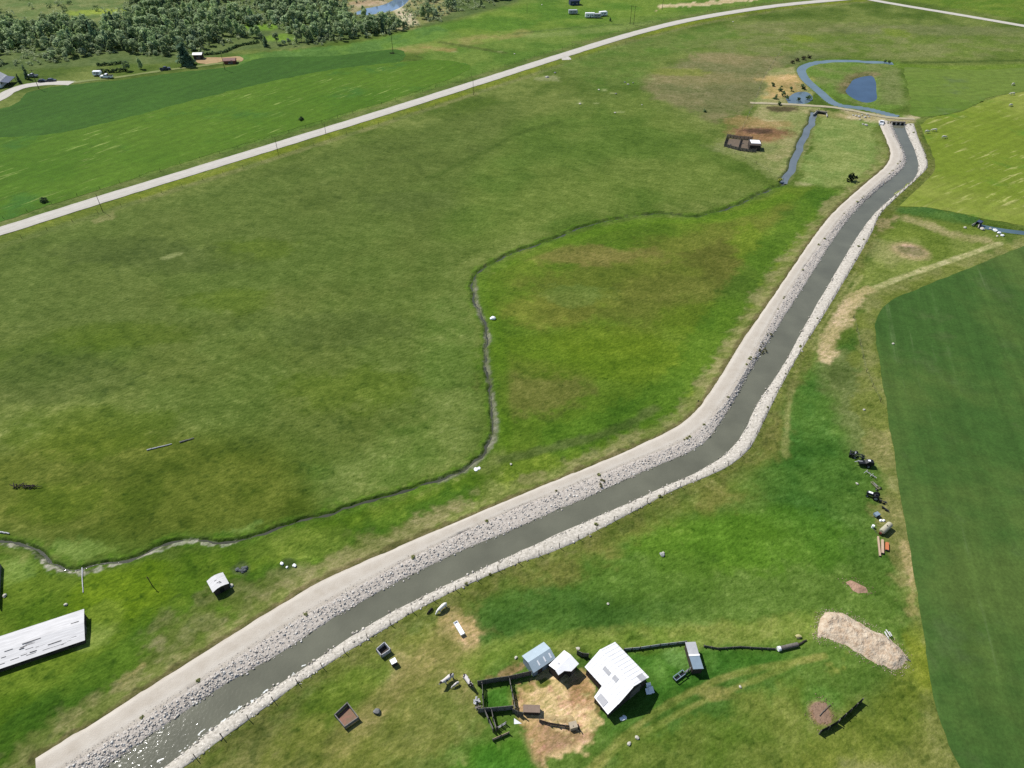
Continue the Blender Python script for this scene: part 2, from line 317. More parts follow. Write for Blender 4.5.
# between creek and bank, lower left
area([(-60, 548), (40, 560), (90, 572), (220, 548), (400, 496), (470, 474), (500, 505), (370, 558), (250, 618), (60, 735), (-60, 800)], (82, 114, 24), (98, 124, 36), 4, .95)
trail([(20, 735), (120, 665), (220, 605), (330, 560), (460, 502)], 9, (62, 100, 26), (78, 112, 30), 4, .8, 2)
area([(60, 742), (100, 700), (140, 642), (168, 612), (230, 588), (300, 563), (330, 556), (400, 524), (470, 500), (500, 500), (371, 560), (260, 619), (160, 682), (95, 722)], (122, 128, 78), (94, 110, 48), 3, .85, 1.6, nz=n3)
trail([(124, 682), (131, 675), (137, 670), (142, 666)], 1.1, (200, 178, 124), (164, 156, 104), .8, .8, 1.0)
spot(157, 643, 2.6, 1.8, (146, 142, 104), None, .5, .9); spot(138, 675, 3.5, 2, (134, 134, 88), None, .5, .9)
spot(100, 622, 4, 5, (158, 172, 90), None, .6); spot(120, 590, 10, 8, (112, 140, 22), None, .6); spot(90, 640, 4, 3, (150, 170, 86), None, .5); spot(12, 572, 5, 4, (120, 148, 70), None, .7)
spot(300, 545, 12, 5, (108, 130, 50), None, .6)
area([(45, 550), (60, 545), (130, 543), (110, 556), (75, 562), (55, 560)], (124, 150, 74), (110, 138, 56), 2, .8)
area([(215, 532), (258, 522), (258, 530), (225, 538)], (124, 150, 74), None, 1.5, .8)
# creek margins
I = np.nonzero(dcr < 5)[0]; put(I, .6*(1-sm(dcr[I]+(n3[I]-.5)*2, .8, 3)), (92, 122, 40), (78, 104, 34), n3)
put(I, .9*(1-sm(dcr[I]+(n3[I]-.5)*.6+(n1[I]-.5)*.5-.4*sm(Y[I], 150, 210), .5, .95)), (40, 48, 26), (64, 70, 46), n3)  # dark creek line: shade of the bank painted in with the dark water
put(I, .5*(1-sm(dcr[I]+(n3[I]-.5)*3+(n1[I]-.5)*2, .9, 2)), (100, 138, 40), (74, 104, 36), n1)
W = dense(P2([(475, 280), (477, 306), (487, 332), (486, 352), (489, 378), (493, 405), (494, 436), (486, 452), (468, 468), (440, 481)]), 1.5)
ix = local(W, 3); d = dline(X[ix], Y[ix], W); put(ix, .8*(1-sm(d+(n3[ix]-.5)*1.5+(n1[ix]-.5), .3, 1.1)), (142, 142, 128), (104, 110, 84), n3)
W = dense(P2([(-10, 543), (28, 548), (40, 558), (54, 569), (76, 573), (104, 568), (128, 561), (165, 547), (188, 541), (222, 544), (250, 538)]), 1.5)
ix = local(W, 3); d = dline(X[ix], Y[ix], W); put(ix, .95*(1-sm(d+(n3[ix]-.5)*1.2+(n1[ix]-.5)*1.6, .15, .6)), (182, 180, 168), (96, 106, 74), n1)
I = np.nonzero(dst < 8)[0]; put(I, .85*(1-sm(dst[I]+(n3[I]-.5)*1.6, 1.4, 3)), (86, 100, 56), (70, 86, 48), n3)
I = np.nonzero(dfe < 9)[0]; put(I, .7*(1-sm(dfe[I], 2, 5)), (98, 132, 50), (112, 140, 60), n3)
# right hand pasture
area([(470, 590), (560, 555), (700, 500), (760, 460), (790, 400), (800, 360), (860, 330), (870, 400), (890, 470), (905, 560), (915, 640), (880, 700), (700, 768), (500, 790), (430, 760), (470, 680)], (72, 108, 40), (90, 121, 48), 5, .95, nz=n25)
area([(480, 600), (560, 570), (620, 590), (680, 600), (660, 635), (560, 645), (480, 640)], (64, 102, 40), (74, 110, 42), 10, .7)
area([(780, 380), (830, 370), (860, 470), (830, 560), (780, 520), (760, 450)], (62, 108, 40), (76, 116, 44), 10, .75)
spot(700, 545, 20, 8, (92, 132, 30), None, .6); spot(770, 540, 20, 8, (84, 126, 34), None, .6); spot(640, 575, 18, 6, (88, 122, 44), None, .6)
area([(470, 590), (560, 552), (660, 508), (736, 475), (760, 450), (780, 420), (775, 450), (740, 490), (690, 510), (600, 560), (520, 590)], (134, 134, 72), (110, 126, 52), 6, .85, 1.5)
trail([(785, 455), (790, 395), (806, 345), (826, 305)], 1.2, (150, 154, 96), None, 1, .7)
area([(826, 352), (846, 350), (880, 405), (880, 460), (862, 470), (838, 420), (820, 370)], (116, 128, 76), (106, 122, 66), 5, .85)
spot(850, 378, 6, 6, (88, 106, 54), None, .7)
area([(834, 300), (870, 250), (905, 215), (990, 230), (1010, 243), (900, 280), (850, 300)], (108, 128, 50), (122, 138, 66), 3, .85)
spot(880, 252, 8, 10, (146, 150, 96), None, .5); spot(895, 235, 10, 5, (124, 142, 60), None, .6)
area([(885, 206), (930, 208), (975, 218), (975, 224), (930, 218), (895, 212)], (72, 112, 52), (84, 120, 52), 2.5, .85)
spot(909, 251, 6.3, 6.2, (192, 168, 136), None, .95, .12); spot(909.5, 250.5, 4.4, 4.2, (138, 124, 102), (118, 106, 90), 1, .4); spot(896, 252, 9, 9, (144, 148, 92), None, .45)
area([(862, 292), (1024, 236), (1060, 240), (1060, 226), (1024, 250), (930, 285), (895, 300), (876, 318), (882, 360), (900, 450), (925, 560), (935, 640), (960, 740), (975, 800), (930, 800), (905, 690), (915, 620), (885, 520), (860, 420), (855, 340)], (118, 130, 60), (134, 138, 84), 2.5, .85, 1.2)
area([(868, 440), (888, 430), (905, 520), (918, 590), (905, 600), (886, 540)], (140, 140, 88), (112, 124, 60), 3, .85, 1.5)
area([(905, 630), (925, 620), (940, 690), (905, 700)], (126, 140, 40), (112, 132, 40), 3, .7)
area([(770, 768), (800, 720), (850, 700), (895, 672), (925, 690), (950, 760), (965, 800), (780, 800)], (126, 138, 58), (108, 124, 48), 4, .85, 1.2)
area([(850, 768), (900, 740), (935, 700), (960, 768), (975, 800), (860, 800)], (140, 144, 88), (122, 130, 66), 4, .8)
# yard, lower middle
area([(180, 800), (200, 765), (280, 705), (360, 652), (430, 612), (452, 612), (478, 640), (478, 690), (480, 720), (420, 768), (360, 800)], (136, 136, 82), (112, 122, 54), 4, .9, 1.5)
area([(190, 800), (200, 768), (260, 715), (300, 690), (320, 700), (270, 760), (260, 800)], (130, 128, 84), (118, 122, 70), 4, .8)
area([(290, 700), (330, 665), (380, 640), (395, 690), (370, 700), (330, 730), (290, 730)], (100, 128, 42), (88, 116, 34), 3, .75)
area([(395, 700), (440, 690), (475, 720), (420, 760), (370, 760)], (98, 122, 44), (120, 128, 66), 4, .7)
area([(430, 618), (447, 608), (462, 622), (477, 640), (470, 650), (450, 636)], (196, 172, 126), (166, 156, 100), 1.4, .95)
area([(400, 660), (440, 630), (478, 650), (476, 690), (440, 668), (420, 690)], (148, 142, 88), (128, 132, 70), 3, .8)
trail([(340, 745), (370, 715), (400, 685), (425, 660), (445, 635)], 4, (152, 144, 92), (128, 130, 70), 2, .8)
area([(480, 682), (500, 668), (524, 658), (532, 672), (528, 677), (500, 682)], (158, 128, 98), (140, 122, 84), 1.0, .9)
area([(513, 684), (546, 672), (558, 678), (580, 672), (592, 674), (600, 690), (596, 710), (601, 722), (592, 730), (592, 742), (545, 762), (534, 760), (528, 740), (512, 720)], (218, 196, 146), (194, 168, 120), .9, 1, .7)
area([(570, 682), (586, 672), (596, 690), (590, 704), (572, 706)], (164, 130, 92), (184, 152, 106), 1.5, .8, .6)
area([(520, 732), (540, 722), (575, 730), (590, 738), (560, 750), (540, 762), (530, 752)], (150, 122, 94), (182, 152, 112), 1.5, .85, .6)
area([(513, 684), (546, 672), (580, 672), (600, 690), (601, 722), (592, 742), (545, 762), (528, 740), (512, 720)], (150, 120, 84), None, .5, .0)
W = P2([(513, 684), (546, 672), (580, 672), (600, 690), (601, 722), (592, 742), (545, 762), (528, 740), (512, 720)]); ix = local(W, 2); d = sdpoly(X[ix], Y[ix], W); put(ix, (d < 0)*.6*sm(n1[ix]*.6+n3[ix]*.4, .55, .68), (142, 114, 80)); put(ix, (d < 0)*.6*sm(1-n1[ix]*.6-n3[ix]*.4, .57, .7), (232, 210, 160))
spot(528, 688, 1.4, 1, (176, 160, 104), (120, 128, 60)); spot(542, 683, 1.6, .9, (104, 116, 50))
area([(484, 690), (509, 684), (513, 708), (486, 712)], (56, 108, 34), (74, 120, 40), .6, 1, .4)
area([(440, 768), (500, 738), (525, 735), (530, 765), (520, 800), (440, 800)], (62, 116, 30), (76, 122, 34), 2, .85)
area([(600, 650), (690, 640), (780, 650), (800, 668), (720, 672), (640, 715), (610, 735), (650, 690)], (58, 108, 34), (70, 118, 38), 4, .85)
spot(676, 656, 3, 2.5, (118, 158, 84), None, .7); spot(660, 670, 2, 3, (100, 142, 60), None, .5); spot(702, 652, 2.5, 3.5, (104, 148, 66), None, .5)
trail([(470, 668), (500, 650), (580, 643), (640, 638), (700, 634), (760, 632), (815, 624)], 4, (146, 156, 80), (116, 140, 54), 2.5, .7, 1.2)
for dx in (0, 15):
    trail([(584+dx*.6, 775), (618+dx*.4, 742), (656, 712+dx), (688, 694+dx), (720, 679+dx), (760, 668+dx*.7), (800, 661), (824, 656)], .9, (156, 154, 88), (128, 140, 66), .6, .6, .25)
spot(714, 694, 3, 1.4, (160, 154, 92), None, .6)
area([(620, 745), (700, 715), (790, 700), (815, 735), (760, 768), (620, 790)], (70, 112, 36), (96, 126, 46), 4, .7, 1.2)
area([(745, 690), (800, 675), (815, 700), (790, 740), (750, 745)], (116, 136, 60), (96, 124, 44), 3, .7, 1.2)
area([(838, 655), (850, 650), (852, 675), (838, 680), (828, 672)], (156, 152, 90), (132, 140, 64), 1.5, .7)
spot(823, 700, 4, 3, (88, 130, 52), None, .5)
spot(912, 130, 3, 3, (90, 120, 60), None, .5)
# strips on both sides of the canal bank
W = MA; ix = local(W, 14); d = dline(X[ix], Y[ix], W); ok = (sdc[ix] > -.5)*sm(330-Y[ix], 0, 60)
put(ix, ok*.8*(1-sm(d+(n9[ix]-.5)*7+(n3[ix]-.5)*4+(n1[ix]-.5)*3, 3.0, 6)), (146, 144, 98), (112, 124, 64), n3)
put(ix, ok*.75*(1-sm(d+(n3[ix]-.5)*2+(n1[ix]-.5), .6, 1.4)), (104, 98, 66))
W = ME; ix = local(W, 14); d = dline(X[ix], Y[ix], W); ok = sdc[ix] > -.5
put(ix, ok*.7*(1-sm(d+(n9[ix]-.5)*7+(n1[ix]-.5)*3, 1.5, 5)), (128, 130, 74), (112, 122, 56), n3)
# pale farm tracks right of the canal
area([(818, 360), (824, 335), (845, 305), (862, 288), (880, 285), (852, 315), (842, 340), (828, 362)], (210, 192, 154), (160, 152, 104), 1.6, .95, .6, nz=n3)
trail([(814, 350), (838, 310), (862, 275)], 1.0, (156, 160, 100), None, .8, .8); trail([(808, 350), (832, 310), (856, 272)], .9, (150, 156, 94), None, .8, .7)
trail([(862, 292), (880, 286), (905, 276), (940, 264), (975, 252), (1000, 243)], 1.9, (190, 188, 142), (166, 168, 114), .8, .95, .35)
trail([(908, 219), (925, 223), (945, 232), (960, 237), (985, 240)], 5, (164, 158, 112), (140, 142, 86), 2.5, .85, 1.6)
trail([(905, 545), (912, 580), (913, 612)], 1.4, (196, 176, 132), (150, 146, 90), 1, .8, 1.2)
trail([(822, 352), (838, 318), (856, 296), (868, 289)], 3.2, (204, 186, 148), (176, 166, 118), 1.0, .9, .9)
area([(905, 214), (880, 222), (874, 236), (882, 228)], (176, 160, 122), None, 1, .7)
spot(821, 713, 2.3, 2.4, (172, 142, 116), (148, 120, 98), 1, .2); spot(288, 563, 1.9, 1.5, (64, 84, 40), None, .9); spot(242, 569, 2.2, 1.5, (84, 100, 60), None, .8)
area([(610, 745), (700, 712), (790, 690), (815, 700), (800, 768), (620, 790)], (128, 138, 66), (92, 116, 40), 3, .6, 1.5, nz=n9)
# white-flowered clover and wind-laid patches out in the meadows
for q in ((604, 90), (580, 103), (596, 103), (652, 79), (613, 93), (455, 52), (500, 52), (620, 112), (545, 77)): spot(*q, 2, 1.3, (170, 180, 126), None, .5)
for q in ((165, 258), (171, 256), (177, 254), (212, 130)): spot(*q, 2.2, 1.2, (150, 160, 104), None, .6)
area([(112, 218), (100, 222), (92, 224), (96, 218), (112, 212)], (150, 150, 100), None, 1, .6)
area([(560, 81), (540, 80), (536, 78), (556, 74)], (150, 156, 112), None, 2, .7)

gm = np.clip((n9-.5)*.55+(n3-.5)*.45+(ns-.5)*.5+(n25-.5)*.3, -.45, .6)[:, None]*np.where(NEAR, 1, 0)[:, None]
gs = (.8-.3*sm(Y, 90, 180))[:, None]; COL = COL*(1+gm*np.array([1.05, .8, 1.35])*gs)
ff = 1-.55*sm(Y, 100, 200); sp = ff*sm(n1*.6+n3*.4, .60, .70)*sm(n25, .35, .6); COL *= 1+np.where(NEAR, sp, 0)[:, None]*np.array([.38, .26, .5]); sp = ff*sm(1-n1*.6-n3*.4, .60, .70)*sm(1-n25, .35, .6); COL *= 1-np.where(NEAR, sp, 0)[:, None]*np.array([.34, .26, .34])
COL *= np.array([1.11, 1.075, .92])
mesh = bpy.data.meshes.new('ground'); mesh.vertices.add(len(X)); mesh.vertices.foreach_set('co', np.stack([X, Y, Z], 1).ravel())
i = (np.arange(nr-1)[:, None]*nc+np.arange(nc-1)[None]).ravel()
q = np.stack([i, i+1, i+nc+1, i+nc], 1).astype(np.int32)
mesh.loops.add(q.size); mesh.loops.foreach_set('vertex_index', q.ravel())
mesh.polygons.add(len(q)); mesh.polygons.foreach_set('loop_start', np.arange(0, q.size, 4, dtype=np.int32)); mesh.polygons.foreach_set('loop_total', np.full(len(q), 4, np.int32))
mesh.polygons.foreach_set('use_smooth', np.ones(len(q), bool)); mesh.update(calc_edges=True)
ca = mesh.color_attributes.new('cover', 'FLOAT_COLOR', 'POINT'); ca.data.foreach_set('color', np.concatenate([COL, np.ones((len(X), 1))], 1).astype(np.float32).ravel())

def ground_mat():
    m = bpy.data.materials.new('grass_and_soil'); m.use_nodes = True; n = m.node_tree.nodes; l = m.node_tree.links
    b = n['Principled BSDF']; b.inputs['Roughness'].default_value = .95; b.inputs['Specular IOR Level'].default_value = .08
    at_ = n.new('ShaderNodeAttribute'); at_.attribute_name = 'cover'
    tc = n.new('ShaderNodeTexCoord'); cur = at_.outputs['Color']
    for sc, det, k, st in ((.1, 5, .55, (1, 1, 1, 0)), (.33, 6, 1.0, (.6, 1.3, 1, .4)), (.95, 5, 1.4, (.5, 1.5, 1, -.55)), (2.6, 3, .9, (1, 1, 1, 0))):
        m0 = n.new('ShaderNodeMapping'); m0.inputs['Rotation'].default_value = (0, 0, st[3]); l.new(tc.outputs['Object'], m0.inputs[0])
        mp = n.new('ShaderNodeMapping'); mp.inputs['Scale'].default_value = st[:3]; l.new(m0.outputs[0], mp.inputs[0])
        nz = n.new('ShaderNodeTexNoise'); nz.inputs['Scale'].default_value = sc; nz.inputs['Detail'].default_value = det; nz.inputs['Roughness'].default_value = .68
        l.new(mp.outputs[0], nz.inputs['Vector']); cr = n.new('ShaderNodeValToRGB'); e = cr.color_ramp.elements
        e[0].position = .27; e[0].color = (1-.30*k, 1-.24*k, 1-.36*k, 1); e[1].position = .75; e[1].color = (1+.32*k, 1+.24*k, 1+.5*k, 1)
        q = e.new(.5); q.color = (1, 1, 1, 1); l.new(nz.outputs['Fac'], cr.inputs[0])
        mx = n.new('ShaderNodeVectorMath'); mx.operation = 'MULTIPLY'; l.new(cur, mx.inputs[0]); l.new(cr.outputs[0], mx.inputs[1]); cur = mx.outputs[0]
    vz = n.new('ShaderNodeTexNoise'); vz.inputs['Scale'].default_value = .75; vz.inputs['Detail'].default_value = 2; l.new(tc.outputs['Object'], vz.inputs['Vector'])
    vr = n.new('ShaderNodeValToRGB'); vr.color_ramp.elements[0].position = .64; vr.color_ramp.elements[0].color = (1, 1, 1, 1); vr.color_ramp.elements[1].position = .72; vr.color_ramp.elements[1].color = (.62, .70, .55, 1); l.new(vz.outputs['Fac'], vr.inputs[0])
    mx = n.new('ShaderNodeVectorMath'); mx.operation = 'MULTIPLY'; l.new(cur, mx.inputs[0]); l.new(vr.outputs[0], mx.inputs[1]); cur = mx.outputs[0]
    l.new(cur, b.inputs['Base Color'])
    bz = n.new('ShaderNodeTexNoise'); bz.inputs['Scale'].default_value = 1.1; bz.inputs['Detail'].default_value = 6; l.new(tc.outputs['Object'], bz.inputs['Vector'])
    bp = n.new('ShaderNodeBump'); bp.inputs['Strength'].default_value = .6; bp.inputs['Distance'].default_value = .55; l.new(bz.outputs['Fac'], bp.inputs['Height']); l.new(bp.outputs[0], b.inputs['Normal'])
    return m
mesh.materials.append(ground_mat()); tag(link('ground', mesh), kind='structure')

# ------------------------------------------------------------------ fields, roads, water
def loft(name, rows, m, closed=False, parent=None, uv=False, smooth=True):    # rows: list of (n,3) arrays of equal length
    n = len(rows[0]); v = np.concatenate(rows); f = []
    for a in range(len(rows)-1):
        for k in range(n-1): f.append((a*n+k, a*n+k+1, (a+1)*n+k+1, (a+1)*n+k))
    me = bpy.data.meshes.new(name); me.from_pydata(v.tolist(), [], f)
    bm = bmesh.new(); bm.from_mesh(me); bmesh.ops.recalc_face_normals(bm, faces=bm.faces)
    if sum(fc.normal.z for fc in bm.faces) < 0: bmesh.ops.reverse_faces(bm, faces=bm.faces)
    bm.to_mesh(me); bm.free()
    if uv:
        a = me.attributes.new('across', 'FLOAT', 'POINT'); a.data.foreach_set('value', np.repeat(np.linspace(0, 1, len(rows)), n).astype(np.float32))
    me.polygons.foreach_set('use_smooth', [smooth]*len(me.polygons))
    return link(name, me, m, parent)
def ribbon(name, W, width, z, m, n=2, crown=0.0, edge=0.0, s=1):
    t = np.gradient(W, axis=0); t /= np.linalg.norm(t, axis=1)[:, None]; nn = np.stack([-t[:, 1], t[:, 0]], 1); rows = []
    for k in range(n):
        a = -1+2*k/(n-1); wv = width/2*a
        if edge and abs(a) == 1: wv = wv+a*(fbm(W[:, 0], W[:, 1], 3.5, 70+k+s)-.5)*2*edge
        q = W+nn*np.reshape(wv, (-1, 1)); rows.append(np.column_stack([q, np.full(len(q), z+crown*(1-a*a))]))
    return loft(name, rows, m, uv=True)
def sheet(name, px, z, m, rag=.5):
    W = dense(P2(px+px[:1]), 1.6)[:-1] if rag else P2(px)
    if rag:
        t = np.roll(W, -1, 0)-np.roll(W, 1, 0); t /= np.linalg.norm(t, axis=1)[:, None]+1e-9; n_ = np.stack([-t[:, 1], t[:, 0]], 1)
        W = W+n_*(((fbm(W[:, 0], W[:, 1], 5, 5)-.5)*2+(fbm(W[:, 0], W[:, 1], 2.2, 25, 2)-.5)*.9)*rag)[:, None]
    me = bpy.data.meshes.new(name); bm = bmesh.new()
    bm.faces.new([bm.verts.new((p[0], p[1], z)) for p in W]); bmesh.ops.triangulate(bm, faces=bm.faces)
    bmesh.ops.recalc_face_normals(bm, faces=bm.faces)
    if bm.faces and sum(fc.normal.z for fc in bm.faces) < 0: bmesh.ops.reverse_faces(bm, faces=bm.faces)
    bm.to_mesh(me); bm.free(); return link(name, me, m)
def field_mat(name, c1, c2, streak, rot, sl=.05, sw=.7, thr=.62, amt=.7, big=.02, c3=None):
    m = bpy.data.materials.new(name); m.use_nodes = True; n = m.node_tree.nodes; l = m.node_tree.links
    b = n['Principled BSDF']; b.inputs['Roughness'].default_value = .95; b.inputs['Specular IOR Level'].default_value = .08
    tc = n.new('ShaderNodeTexCoord')
    def nz(scale, det, sc=None, ro=0, off=0):
        v = tc.outputs['Object']
        if sc:
            mp0 = n.new('ShaderNodeMapping'); mp0.inputs['Rotation'].default_value = (0, 0, -ro); mp0.inputs['Location'].default_value = (off, off, 0); l.new(v, mp0.inputs[0])
            mp = n.new('ShaderNodeMapping'); mp.inputs['Scale'].default_value = sc; l.new(mp0.outputs[0], mp.inputs[0]); v = mp.outputs[0]
        q = n.new('ShaderNodeTexNoise'); q.inputs['Scale'].default_value = scale; q.inputs['Detail'].default_value = det; q.inputs['Roughness'].default_value = .65; l.new(v, q.inputs['Vector']); return q.outputs['Fac']
    def rng(v, a, b_, lo=0, hi=1):
        r = n.new('ShaderNodeMapRange'); r.interpolation_type = 'SMOOTHSTEP'
        for k, x in (('From Min', a), ('From Max', b_), ('To Min', lo), ('To Max', hi)): r.inputs[k].default_value = x
        l.new(v, r.inputs['Value']); return r.outputs[0]
    def mix(f, a, b_):
        x = n.new('ShaderNodeMix'); x.data_type = 'RGBA'; l.new(f, x.inputs[0])
        for s_, i_ in ((a, 6), (b_, 7)):
            if isinstance(s_, tuple): x.inputs[i_].default_value = s_
            else: l.new(s_, x.inputs[i_])
        return x.outputs[2]
    rgb = lambda c: (*alb(c), 1)
    cur = mix(rng(nz(big, 5), .38, .62), rgb(c1), rgb(c2))
    if c3: cur = mix(rng(nz(big*3, 4, (1, 1, 1), 0, 40), .55, .72), cur, rgb(c3))
    st = rng(nz(1, 4, (sl, sw, 1), rot), thr, thr+.1, 0, amt); gate = rng(nz(.035, 3, (1, 1, 1), 0, 77), .42, .62)
    g = n.new('ShaderNodeMath'); g.operation = 'MULTIPLY'; l.new(st, g.inputs[0]); l.new(gate, g.inputs[1])
    cur = mix(g.outputs[0], cur, rgb(streak))
    for sc, lo, hi in ((.3, .86, 1.14), (1.5, .84, 1.16)):
        v = n.new('ShaderNodeVectorMath'); v.operation = 'SCALE'; l.new(cur, v.inputs[0]); l.new(rng(nz(sc, 5), .25, .75, lo, hi), v.inputs['Scale']); cur = v.outputs[0]
    v = n.new('ShaderNodeVectorMath'); v.operation = 'SCALE'; l.new(cur, v.inputs[0]); l.new(rng(nz(1, 3, (sl*.5, sw*.8, 1), rot, 9), .3, .7, .9, 1.1), v.inputs['Scale']); cur = v.outputs[0]
    l.new(cur, b.inputs['Base Color'])
    bp = n.new('ShaderNodeBump'); bp.inputs['Strength'].default_value = .5; bp.inputs['Distance'].default_value = .2; l.new(nz(1.4, 5), bp.inputs['Height']); l.new(bp.outputs[0], b.inputs['Normal'])
    return m
a1 = ang(at(100, 170), at(300, 100))
FIELDS = []
def field(name, px, m, z=.06, rag=1.2): FIELDS.append((name, px)); return tag(sheet(name, px, z, m, rag), kind='structure')
field('crop_field', [(1100, 222), (1060, 232), (1024, 246), (960, 272), (915, 290), (888, 303), (877, 318), (876, 340), (881, 375), (890, 430), (905, 520), (918, 600), (926, 660), (935, 705), (950, 745), (968, 790), (980, 830), (1300, 830), (1300, 222)],
      field_mat('young_crop', (71, 105, 46), (92, 116, 54), (122, 142, 92), ang(at(900, 450), at(930, 620)), .012, .42, .6, .4, .02, (86, 110, 58)), rag=.45)
field('mown_field', [(884, 206), (905, 186), (930, 172), (934, 160), (926, 140), (921, 124), (935, 117), (960, 112), (1000, 96), (1100, 84), (1300, 70), (1300, 230), (1060, 231), (1024, 226), (985, 219), (940, 209)],
      field_mat('mown_hay', (126, 146, 48), (152, 162, 74), (202, 200, 126), ang(at(900, 200), at(1000, 160)), .06, .5, .55, .75, .012, (96, 138, 44)))
field('green_meadow', [(904, 67), (960, 70), (1100, 67), (1100, 83), (1000, 95), (960, 111), (935, 116), (914, 116), (910, 100)],
      field_mat('meadow', (102, 132, 48), (118, 140, 60), (186, 198, 120), .2, .2, .5, .64, .5, .012, (108, 128, 72)))
field('hay_field', [(-120, 262), (-120, 150), (0, 138), (60, 133), (110, 122), (180, 104), (260, 84), (330, 70), (400, 62), (440, 60), (470, 66), (420, 90), (330, 118), (150, 173), (0, 222)],
      field_mat('hay', (84, 122, 32), (96, 130, 38), (166, 184, 98), a1, .07, .55, .57, .75, .01, (76, 120, 44)))
field('barley_field', [(-120, 149), (-120, 118), (0, 109), (18, 102), (30, 92), (60, 86), (120, 80), (180, 72), (235, 66), (260, 58), (330, 56), (400, 50), (400, 62), (330, 71), (260, 86), (180, 107), (110, 126), (60, 136), (0, 140), (-120, 152)],
      field_mat('green_barley', (68, 106, 38), (74, 113, 40), (120, 150, 80), a1, .05, .4, .7, .0, .012), z=.035)

def gravel_mat(name, c1, c2, track, tw):
    m = mat(name, c1, .95, .1, var=.1, scale=.4, bump=.08, bscale=5, c2=c2); n = m.node_tree.nodes; l = m.node_tree.links
    b = n['Principled BSDF']; old = b.inputs['Base Color'].links[0].from_socket
    a = n.new('ShaderNodeAttribute'); a.attribute_name = 'across'
    cr = n.new('ShaderNodeValToRGB'); e = cr.color_ramp.elements; e[0].position = 0; e[0].color = (0, 0, 0, 1); e[1].position = 1; e[1].color = (0, 0, 0, 1)
    for p, v in tw: q = e.new(p); q.color = (v, v, v, 1)
    l.new(a.outputs['Fac'], cr.inputs[0])
    nz = n.new('ShaderNodeTexNoise'); nz.inputs['Scale'].default_value = .25; nz.inputs['Detail'].default_value = 5; tc = n.new('ShaderNodeTexCoord'); l.new(tc.outputs['Object'], nz.inputs['Vector'])
    mu = n.new('ShaderNodeMath'); mu.operation = 'MULTIPLY'; l.new(cr.outputs[0], mu.inputs[0]); l.new(nz.outputs['Fac'], mu.inputs[1])
    mx = n.new('ShaderNodeMix'); mx.data_type = 'RGBA'; l.new(mu.outputs[0], mx.inputs[0]); l.new(old, mx.inputs[6]); mx.inputs[7].default_value = (*alb(track), 1); l.new(mx.outputs[2], b.inputs['Base Color'])
    return m
GR_ROAD = gravel_mat('pale_gravel', (210, 204, 190), (226, 220, 208), (236, 231, 221), ((.2, .1), (.3, 1), (.4, .3), (.6, .3), (.7, 1), (.8, .1)))
GR_BANK = gravel_mat('bank_gravel', (208, 196, 178), (228, 218, 202), (238, 230, 216), ((.12, .1), (.25, 1), (.38, .2), (.55, .2), (.68, 1), (.8, .1)))
tag(ribbon('gravel_road', WROAD, 7.0, .12, GR_ROAD, 5, .12, .35), kind='structure')
tag(ribbon('junction_road', dense(P2([(562, 55.6), (564.5, 57), (566, 58.5), (567, 60)]), 1.5), 5, .10, GR_ROAD, 3, 0, .6), kind='structure')
tag(ribbon('far_gravel_road', dense(P2([(845, -8), (870, -.5), (900, 5), (960, 15), (1024, 26), (1090, 37)]), 4), 6.0, .10, GR_ROAD, 3, .1, .3), kind='structure')
tag(ribbon('driveway', dense(P2([(-60, 122), (0, 98), (10, 91.5), (24, 86.5), (42, 83.8), (62, 83), (72, 83.4)]), 2), 6.5, .10, GR_ROAD, 3, .05, .5), kind='structure')
tag(ribbon('farm_track', dense(P2([(66, 83.4), (90, 80.5), (120, 77), (160, 71), (200, 66), (240, 61)]), 2), 3.0, .12, mat('track_grass', (150, 156, 96), c2=(128, 144, 76), scale=.2), 3, 0, 1.0), kind='structure')
tag(ribbon('dam_track', dense(P2([(750, 103), (770, 103.6), (800, 105.2), (830, 107.3), (852, 110.5), (868, 114), (880, 116.5), (898, 118.5), (914, 119)]), 2), 2.6, .16, mat('dam_dirt', (206, 196, 164), c2=(184, 174, 136), scale=.3, bump=.1), 3, .1, .5), kind='structure')

# canal: raised gravel road, stone-lined banks, water
RIP = mat('riprap_stone', (196, 184, 170), c2=(250, 240, 226), scale=2.4, bump=.14, bscale=2.2)
PALE = mat('pale_stone', (178, 171, 156), c2=(246, 238, 224), scale=1.7, bump=.14, bscale=2.2)
def row(P, z, jit=0, s=0):
    q = P.copy()
    if jit: q += np.stack([fbm(q[:, 0], q[:, 1], 2.5, s, 3)-.5, fbm(q[:, 0], q[:, 1], 2.5, s+5, 3)-.5], 1)*2*jit
    return np.column_stack([q, np.full(len(q), z)])
def between(P, Q, t): return P*(1-t)+Q*t
tag(loft('canal_road', [row(MA, .45, .35, 1)]+[row(between(MA, MB_, t), z) for t, z in ((.06, .62), (.25, .67), (.5, .70), (.75, .67), (.94, .62))]+[row(MB_, .58, .35, 2)], GR_BANK, uv=True), kind='structure')
tag(loft('riprap_bank', [row(between(MA, MB_, .93), .55), row(MB_, .6, .3, 3)]+[row(between(MB_, WC, t), .6-.68*t, .25, 30+i_) for i_, t in enumerate((.25, .5, .75, .95))]+[row(between(MB_, WC, 1.12), -.6)], RIP), kind='structure')
tag(loft('stone_bank', [row(between(MD, ME, -.3), -.6)]+[row(between(MD, ME, t), z, .22, 40+i_) for i_, (t, z) in enumerate(((.0, -.05), (.2, .2), (.45, .42), (.75, .55)))]+[row(ME, .6, .3, 9), row(between(MD, ME, 1.06), .35)], PALE), kind='structure')

